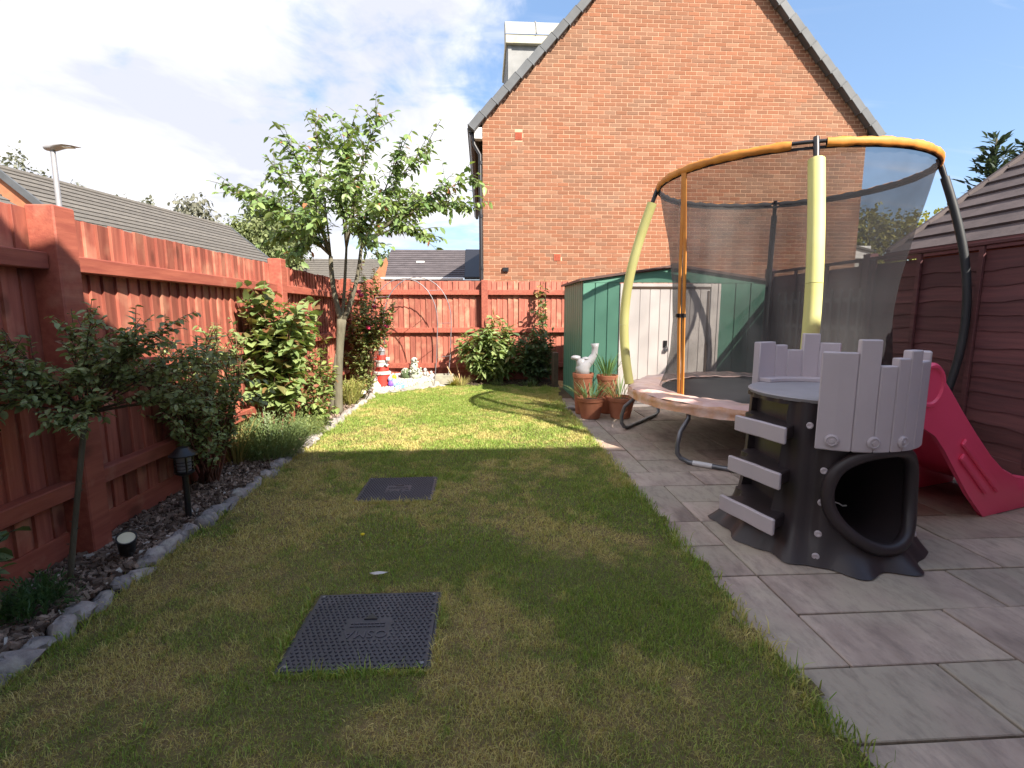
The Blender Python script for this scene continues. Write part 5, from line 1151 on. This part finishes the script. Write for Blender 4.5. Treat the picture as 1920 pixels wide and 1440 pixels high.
# slide fixed to the playhouse
SA = 18.0; sf = V(math.cos(R(SA)), math.sin(R(SA)), 0); sw = V(-sf.y, sf.x, 0); S0 = PC + sf * .36
sl_s = [0, .10, .20, .30, .42, .58, .76, .92, 1.06, 1.2, 1.34]; sl_f = [.79, .79, .775, .71, .60, .455, .305, .20, .145, .125, .12]; sl_l = [.13, .14, .12, .095, .09, .09, .088, .085, .08, .07, .06]; sl_b = [.62, .60, .55, .46, .33, .16, .0, .0, .0, .0, .0]
sec_n = None; b = MB()
for s, f_, l_, bo in zip(sl_s, sl_f, sl_l, sl_b):
    w = .20
    secp = [(-w - .045, bo), (-w - .050, (bo + f_ + l_) / 2), (-w - .045, f_ + l_ - .015), (-w - .025, f_ + l_), (-w - .003, f_ + l_ - .008), (-w + .015, f_ + .03), (-w + .045, f_), (0, f_ - .006), (w - .045, f_), (w - .015, f_ + .03), (w + .003, f_ + l_ - .008), (w + .025, f_ + l_), (w + .045, f_ + l_ - .015), (w + .050, (bo + f_ + l_) / 2), (w + .045, bo)]
    secp = secp + [(w + .02, bo + .002), (w - .0, f_ - .03), (-w + .0, f_ - .03), (-w - .02, bo + .002)]
    sec_n = len(secp)
    for u_, z_ in secp: b.v.append(tuple(S0 + sf * s + sw * u_ + V(0, 0, z_ + .004)))
ns = len(sl_s)
b.f = [(i * sec_n + j, i * sec_n + (j + 1) % sec_n, (i + 1) * sec_n + (j + 1) % sec_n, (i + 1) * sec_n + j) for i in range(ns - 1) for j in range(sec_n)] + [tuple(range(sec_n - 1, -1, -1)), tuple((ns - 1) * sec_n + j for j in range(sec_n))]; b.m = [0] * len(b.f)
slide = b.build('slide', M['red_plastic'], play, smooth=50)
for sg in (-1, 1):
    q_ = S0 + sf * .10 + sw * (sg * .225) + V(0, 0, .84); rt_ = Matrix.Rotation(R(SA), 3, 'Z') @ Matrix.Rotation(PI / 2 * (1 if sg < 0 else -1), 3, 'X')
    b = MB(); b.lathe([(.110, -.035), (.125, -.02), (.125, .02), (.112, .034), (.098, .034), (.088, .024), (.001, .022)], 36, q_, rot=rt_); b.build('slide_ear', M['red_plastic'], slide, smooth=40)
for (s0, z0, s1, z1) in ((.44, .505, .86, .165), (.44, .42, .74, .17)):
    b = MB(); a_ = S0 + sf * s0 + sw * -.256 + V(0, 0, z0); c_ = S0 + sf * s1 + sw * -.256 + V(0, 0, z1); mid = (a_ + c_) / 2; L_ = (c_ - a_).length
    b.box(mid, (L_, .018, .045), Matrix.Rotation(R(SA), 3, 'Z') @ Matrix.Rotation(math.atan2(z0 - z1, s1 - s0), 3, 'Y')); b.build('side_rib', M['red_plastic'], slide, bevel=.007)

# ---------------------------------------------------------------- inspection covers
def text_mesh(txt, size):
    cu = bpy.data.curves.new('t', 'FONT'); cu.body = txt; cu.size = size; cu.extrude = .002; cu.align_x = 'CENTER'; cu.align_y = 'CENTER'; cu.resolution_u = 3
    o = bpy.data.objects.new('t', cu); COL.objects.link(o); bpy.context.view_layer.update(); dg = bpy.context.evaluated_depsgraph_get(); me = bpy.data.meshes.new_from_object(o.evaluated_get(dg)); bpy.data.objects.remove(o); bpy.data.curves.remove(cu)
    me.materials.clear(); me.materials.append(M['cover_print']); return me
OSMA = text_mesh('OSMA', .062)
for i, (cx, cy, w, d) in enumerate(COVERS):
    t = thing('inspection_cover', ('larger looking near square dark plastic drain cover sunk in the lawn', 'farther square dark plastic drain cover just before the shadow edge')[i], 'drain cover', (cx, cy, 0), 'drain covers in the lawn')
    t.rotation_euler = (0, 0, R((-.5, 1.0)[i]))
    b = MB(); b.bb((cx - w / 2, cy - d / 2, -.05), (cx + w / 2, cy + d / 2, .010)); b.build('frame', M['cover'], t, bevel=.004)
    b = MB(); b.bb((cx - w / 2 + .014, cy - d / 2 + .014, .008), (cx + w / 2 - .014, cy + d / 2 - .014, .0155)); lid = b.build('lid', M['cover'], t, bevel=.002)
    b = MB(); nx_, ny_ = 25, 24
    for ix in range(nx_):
        for iy in range(ny_):
            x_ = cx - w / 2 + .032 + (w - .064) * (ix + (.5 if iy % 2 else 0) * .9) / (nx_ - .5); y_ = cy - d / 2 + .03 + (d - .06) * iy / (ny_ - 1)
            if abs(x_ - cx) < .085 and -.085 < y_ - cy < .065: continue
            a_ = R(45 if (ix + iy) % 2 else -45); rm_ = rotz(a_); b.box((x_, y_, .0175), (.0125, .006, .0045), rm_, taper=.55)
    st = b.build('studs', M['cover'], lid, fixn=False); st['kind'] = 'stuff'
    piece('lettering', OSMA, lid, (cx, cy - .045, .0165), (0, 0, PI))
    b = MB()
    for row in range(2):
        x_ = cx - .07
        while x_ < cx + .06:
            q_ = random.uniform(.008, .018); b.bb((x_, cy + .0 + row * .018, .0155), (x_ + q_, cy + .008 + row * .018, .0185)); x_ += q_ + .004
    b.build('small_print', M['cover_print'], lid)
    b = MB(); b.add([(cx - .026, cy + .048, .0155), (cx + .026, cy + .048, .0155), (cx, cy + .084, .0155), (cx - .026, cy + .048, .0195), (cx + .026, cy + .048, .0195), (cx, cy + .084, .0195)], [(3, 4, 5), (0, 1, 4, 3), (1, 2, 5, 4), (2, 0, 3, 5)]); b.build('emblem', M['black_plastic'], lid)
    for sx_, sy_ in ((-1, -1), (1, -1), (1, 1), (-1, 1)):
        b = MB(); b.lathe([(.008, .015), (.008, .019), (.002, .019)], 10, (cx + sx_ * (w / 2 - .035), cy + sy_ * (d / 2 - .033), 0)); b.build('screw', M['steel'], lid)
b = MB(); b.grid(lambda u, v: (-.49 + (u - .5) * .085, 2.20 + (v - .5) * .028 * (1 - (2 * u - 1) ** 2) + .012 * (u - .5) ** 2 * 8, .035 + .012 * math.sin(u * 3) - .004 * abs(v - .5)), 12, 6)
fo = b.build('feather', M['feather'], None, smooth=180, fixn=False); tag(fo, 'small white feather on the grass above the nearer drain cover', 'feather'); b = MB()
da = thing('dandelion', 'tiny yellow dandelion flower in the grass between the drain covers', 'flower', (-.66, 2.64, 0))
b = MB(); b.tube([(-.66, 2.64, 0), (-.66, 2.64, .03)], .0015, 5); b.build('stem', M['red_twig'], da); b = MB(); b.blob((-.66, 2.64, .034), (.012, .012, .007), 2, .3, 10, 6); b.build('flower_head', M['dandelion'], da, smooth=180, fixn=False)

# ---------------------------------------------------------------- solar lantern, spotlights
ln = thing('solar_lantern', 'black post lantern with peaked cap standing in the bark bed', 'lantern', (-1.715, 2.9, 0))
b = MB(); b.tube([(-1.715, 2.9, 0), (-1.715, 2.9, .31)], .0165, 10); b.build('post', M['black_plastic'], ln, smooth=50)
b = MB(); b.lathe([(.02, .30), (.048, .315), (.052, .325), (.02, .33)], 4 * 5, (-1.715, 2.9, 0)); b.build('base_cup', M['black_plastic'], ln, smooth=30)
b = MB(); b.lathe([(.036, .33), (.040, .42), (.01, .42)], 18, (-1.715, 2.9, 0)); b.build('glass', M['lamp_glass'], ln, smooth=40)
for z_ in (.345, .365, .385): b = MB(); b.tube([(-1.715 + .045 * math.cos(k_ * PI / 10), 2.9 + .045 * math.sin(k_ * PI / 10), z_) for k_ in range(20)], .0025, 5, closed=True); b.build('guard_ring', M['black_plastic'], ln)
for k_ in range(4): b = MB(); a_ = PI / 4 + k_ * PI / 2; b.bb((-1.715 + .045 * math.cos(a_) - .004, 2.9 + .045 * math.sin(a_) - .004, .325), (-1.715 + .045 * math.cos(a_) + .004, 2.9 + .045 * math.sin(a_) + .004, .425)); b.build('upright', M['black_plastic'], ln)
b = MB(); b.lathe([(.072, .42), (.072, .426), (.045, .448), (.03, .466), (.008, .468)], 22, (-1.715, 2.9, 0)); b.build('cap', M['black_plastic'], ln, smooth=30)
def spot(label, c, s, tilt, yaw):
    t = thing('spotlight', label, 'spotlight', (c[0], c[1], 0), 'garden spotlights'); rt_ = Matrix.Rotation(yaw, 3, 'Z') @ Matrix.Rotation(tilt, 3, 'Y')
    b = MB(); b.lathe([(.030 * s, -.07 * s), (.040 * s, -.06 * s), (.044 * s, .0), (.048 * s, .05 * s), (.052 * s, .055 * s), (.052 * s, .066 * s), (.044 * s, .066 * s), (.043 * s, .058 * s)], 24, c, rot=rt_); b.build('housing', M['black_plastic'], t, smooth=40)
    b = MB(); b.lathe([(.044 * s, .058 * s), (.044 * s, .061 * s), (.002, .063 * s)], 24, c, rot=rt_); b.build('lens', M['lens'], t, smooth=40)
    b = MB(); b.tube([(c[0] + .01, c[1], c[2] - .03 * s), (c[0] + .02, c[1], c[2] - .09 * s), (c[0] + .02, c[1], -.02)], .009 * s, 8); b.build('spike', M['black_plastic'], t, smooth=50)
spot('black garden spotlight with cream lens beside the rose stem and post', (-1.72, 2.40, .120), .82, R(30), R(-52))
spot('small black spotlight with yellowish lens near the tree and gravel corner', (-1.66, 7.0, .10), .9, R(42), R(-70))
b = MB()
for k_ in range(14):
    a_ = k_ / 13; 
b.tube([(-1.62, 6.98, .03), (-1.57, 6.95, .10), (-1.56, 6.96, .17), (-1.58, 7.0, .22)], .006, 6); cb_ = b.build('lamp_cable', M['black_plastic'], None, smooth=180); tag(cb_, 'thin black cable loop beside the far garden spotlight', 'cable')

# ---------------------------------------------------------------- gravel corner with ornaments
def gz(x, y): return .02 + .16 * math.exp(-(((x + 1.25) / .75) ** 2 + ((y - 8.6) / .55) ** 2))
b = MB(); b.grid(lambda u, v: (-2.0 + u * 1.62, 7.45 + v * 1.54, gz(-2.0 + u * 1.62, 7.45 + v * 1.54) - .012 if (7.45 + v * 1.54) > 7.50 + (-2.0 + u * 1.62 + 1.62) * .93 else -.03), 40, 40)
tag(b.build('gravel_bed', M['concrete'], smooth=180, fixn=False), 'raised gravel corner bed under the ornaments', kind='structure')
def gravel(name, n, xf, yf, ca, cb, label, size=(.008, .018)):
    x = xf(n); y = yf(n, x); k = (y > 7.60 + (x + 1.62) * .93) & (y < 8.95); x, y = x[k], y[k]
    pos = np.stack([x, y, np.array([gz(a, b_) for a, b_ in zip(x, y)]) + RNG.uniform(-.004, .010, len(x))], 1)
    return scatter_boxes(name, pos, RNG.uniform(*size, len(x)), mixc(ca, cb, RNG.random(len(x))), M['gravel'], label, 'pebbles', flat=.75)
gravel('gravel', 6000, lambda n: RNG.uniform(-2.0, -.42, n), lambda n, x: RNG.uniform(7.5, 8.95, n), (.38, .35, .31), (.62, .58, .54), 'pale pebbles covering the corner bed by the arch', (.010, .022))
gravel('blue_pebbles', 240, lambda n: -1.33 + RNG.normal(0, .07, n), lambda n, x: 8.02 + (x + 1.35) * -.9 + RNG.normal(0, .05, n), (.10, .28, .55), (.22, .50, .78), 'patch of blue glass pebbles on the pale gravel', (.012, .02))
gravel('green_pebbles', 220, lambda n: -1.02 + RNG.normal(0, .13, n), lambda n, x: 8.24 + RNG.normal(0, .05, n), (.25, .55, .30), (.45, .68, .45), 'patch of pale green pebbles on the gravel near the arch', (.010, .017))
lh = thing('toy_lighthouse', 'red and white lighthouse ornament partly behind the climbing rose', 'ornament', (-1.60, 8.06, gz(-1.6, 8.06)))
z0 = gz(-1.6, 8.06) - .01
for nm_, prof, mk in (('tower_base', [(.135, 0), (.118, .19)], 'paint_red'), ('balcony', [(.128, .19), (.140, .20), (.140, .235), (.12, .245)], 'paint_white'), ('tower_middle', [(.108, .245), (.098, .32)], 'paint_red'), ('white_band', [(.0975, .32), (.090, .385)], 'paint_white'), ('balcony', [(.095, .385), (.104, .392), (.104, .415), (.085, .42)], 'paint_white'), ('tower_top', [(.080, .42), (.070, .50)], 'paint_red'), ('lantern_room', [(.05, .50), (.048, .56)], 'lamp_glass'), ('cap', [(.058, .56), (.06, .57), (.03, .61), (.006, .63)], 'lamp_grey')):
    b = MB(); b.lathe([(r_, z_ + z0) for r_, z_ in prof], 22, (-1.60, 8.06, 0)); b.build(nm_, M[mk], lh, smooth=35)
b = MB(); b.bb((-1.515, 7.955, z0 + .42), (-1.46, 8.01, z0 + .47)); b.bb((-1.54, 7.94, z0 + .35), (-1.47, 7.99, z0 + .36)); b.build('little_house', M['paint_white'], lh, bevel=.004)
mo = thing('painted_stone', 'purple and pale blue painted little figure at the foot of the lighthouse', 'ornament', (-1.43, 7.98, gz(-1.43, 7.98)))
zz_ = gz(-1.43, 7.98)
b = MB(); b.blob((-1.45, 7.95, zz_ + .05), (.045, .04, .055), 1, .2); b.build('body', M['purple'], mo, smooth=180, fixn=False)
b = MB(); b.blob((-1.40, 7.97, zz_ + .06), (.045, .04, .07), 3, .2); b.blob((-1.46, 7.96, zz_ + .13), (.035, .03, .04), 4, .2); b.build('wings', M['blue_paint'], mo, smooth=180, fixn=False)
b = MB(); b.blob((-1.40, 8.0, zz_ + .15), (.035, .03, .045), 7, .2); b.build('head', M['dandelion'], mo, smooth=180, fixn=False)
go = thing('flower_ornament', 'white mottled animal ornament covered in small stone flowers', 'ornament', (-1.13, 8.32, gz(-1.13, 8.32)))
zz_ = gz(-1.13, 8.32)
b = MB(); b.blob((-1.10, 8.32, zz_ + .09), (.10, .09, .10), 11, .25, 18, 12); b.blob((-1.13, 8.30, zz_ + .22), (.06, .055, .075), 12, .2, 16, 10); b.blob((-1.12, 8.29, zz_ + .31), (.055, .05, .05), 13, .2, 16, 10)
for k_ in range(34):
    a_, e_ = random.uniform(0, 6.28), random.uniform(-.2, 1); b.blob((-1.11 + .10 * math.cos(a_) * math.cos(e_), 8.31 + .08 * math.sin(a_) * math.cos(e_) - .02, zz_ + .10 + .25 * random.random() * (1 if abs(math.cos(a_)) < .6 else .4)), random.uniform(.012, .022), k_, .3, 7, 5)
b.build('figure', M['ornament'], go, smooth=180, fixn=False)
b = MB(); b.blob((-1.255, 8.33, zz_ + .08), (.085, .08, .10), 21, .2, 18, 12); b.build('mossy_shell', M['moss'], go, smooth=180, fixn=False)
b = MB()
for k_ in range(40):
    a_, e_ = random.uniform(2.4, 6.0), random.uniform(.0, 1.4); b.blob((-1.255 + .092 * math.cos(a_) * math.cos(e_), 8.33 + .085 * math.sin(a_) * math.cos(e_), zz_ + .08 + .10 * math.sin(e_)), random.uniform(.007, .013), k_, .3, 6, 4)
b.build('shell_flowers', M['ornament'], go, smooth=180, fixn=False)
for i, (x_, y_, h_, l_) in enumerate(((-.96, 8.5, .15, 'taller of two small white seated figurines by the back fence'), (-.865, 8.52, .11, 'shorter of two small white seated figurines by the back fence'))):
    zz_ = gz(x_, y_); t = thing('figurine', l_, 'figurine', (x_, y_, zz_), 'small white figurines'); b = MB(); b.blob((x_, y_, zz_ + h_ * .3), (h_ * .36, h_ * .3, h_ * .36), i, .2); b.blob((x_ - .004, y_ - .02, zz_ + h_ * .78), (h_ * .2, h_ * .2, h_ * .22), i + 5, .15); b.build('body', M['paint_white'], t, smooth=180, fixn=False)
du_ = thing('bird_ornament', 'white bulbous bird shaped ornament at the gravel edge by the stake', 'ornament', (-1.70, 7.78, .02))
b = MB(); b.lathe([(.045, 0), (.085, .03), (.085, .08), (.055, .12), (.038, .15), (.042, .18), (.03, .215), (.008, .222)], 20, (-1.66, 7.80, .03)); b.build('body', M['paint_white'], du_, smooth=180)
b = MB(); b.tube([(-1.745, 7.72, 0), (-1.745, 7.72, .33)], .006, 6); st_ = b.build('thin_stake', M['black_plastic'], None, smooth=60); tag(st_, 'thin dark stake at the left corner of the gravel bed', 'stake')
pl = thing('concrete_planter', 'low square concrete trough under the right foot of the arch', 'planter', (-.66, 8.42, 0))
b = MB(); zz_ = .04
for lo, hi in (((-.80, 8.35, zz_), (-.50, 8.38, zz_ + .15)), ((-.80, 8.58, zz_), (-.50, 8.61, zz_ + .15)), ((-.80, 8.38, zz_), (-.77, 8.58, zz_ + .15)), ((-.53, 8.38, zz_), (-.50, 8.58, zz_ + .15)), ((-.77, 8.38, zz_), (-.53, 8.58, zz_ + .03))): b.bb(lo, hi)
b.build('trough', M['concrete'], pl, bevel=.006)
ar = thing('garden_arch', 'thin silver metal rose arch leaning before the back fence', 'arch', (-1.15, 8.3, 0))
def hoop(cx, y, hw, z0, zt, lean):
    pts = [(cx - hw * .92, y, 0)]
    pts += [(cx - hw * .97, y, .5), (cx - hw, y, z0)]
    for k_ in range(1, 16):
        a_ = PI - PI * k_ / 16; pts.append((cx + hw * math.cos(a_), y, z0 + (zt - z0) * math.sin(a_) ** .92))
    pts += [(cx + hw, y, z0), (cx + hw * .97, y, .5), (cx + hw * .88, y, .0)]
    return [V(x_ + lean * z_ / 1.7, y_, z_) for x_, y_, z_ in pts]
H1 = hoop(-1.27, 8.22, .53, 1.05, 1.76, .03); H2 = hoop(-1.10, 8.55, .56, 1.05, 1.80, .03)
for h_ in (H1, H2): b = MB(); b.tube(h_, .0078, 7); b.build('hoop', M['arch_metal'], ar, smooth=60)
for i in (1, 2, 5, 10, 14, 18, 19):
    b = MB(); b.tube([H1[i], H2[i]], .0045, 6); b.build('crossbar', M['arch_metal'], ar, smooth=60)
for (a_, e_, l_) in (((-.60, 8.5, .32), (-.42, 8.35, .0), 'bamboo cane leaning left from the grass tuft by the arch'), ((-.45, 8.6, .38), (-.36, 8.4, .0), 'shorter bamboo cane leaning beside the arch foot')):
    b = MB(); b.tube([a_, e_], .010, 7); cn = b.build('bamboo_cane', M['cane'], None, smooth=60); tag(cn, l_, 'cane', 'bamboo canes by the arch')
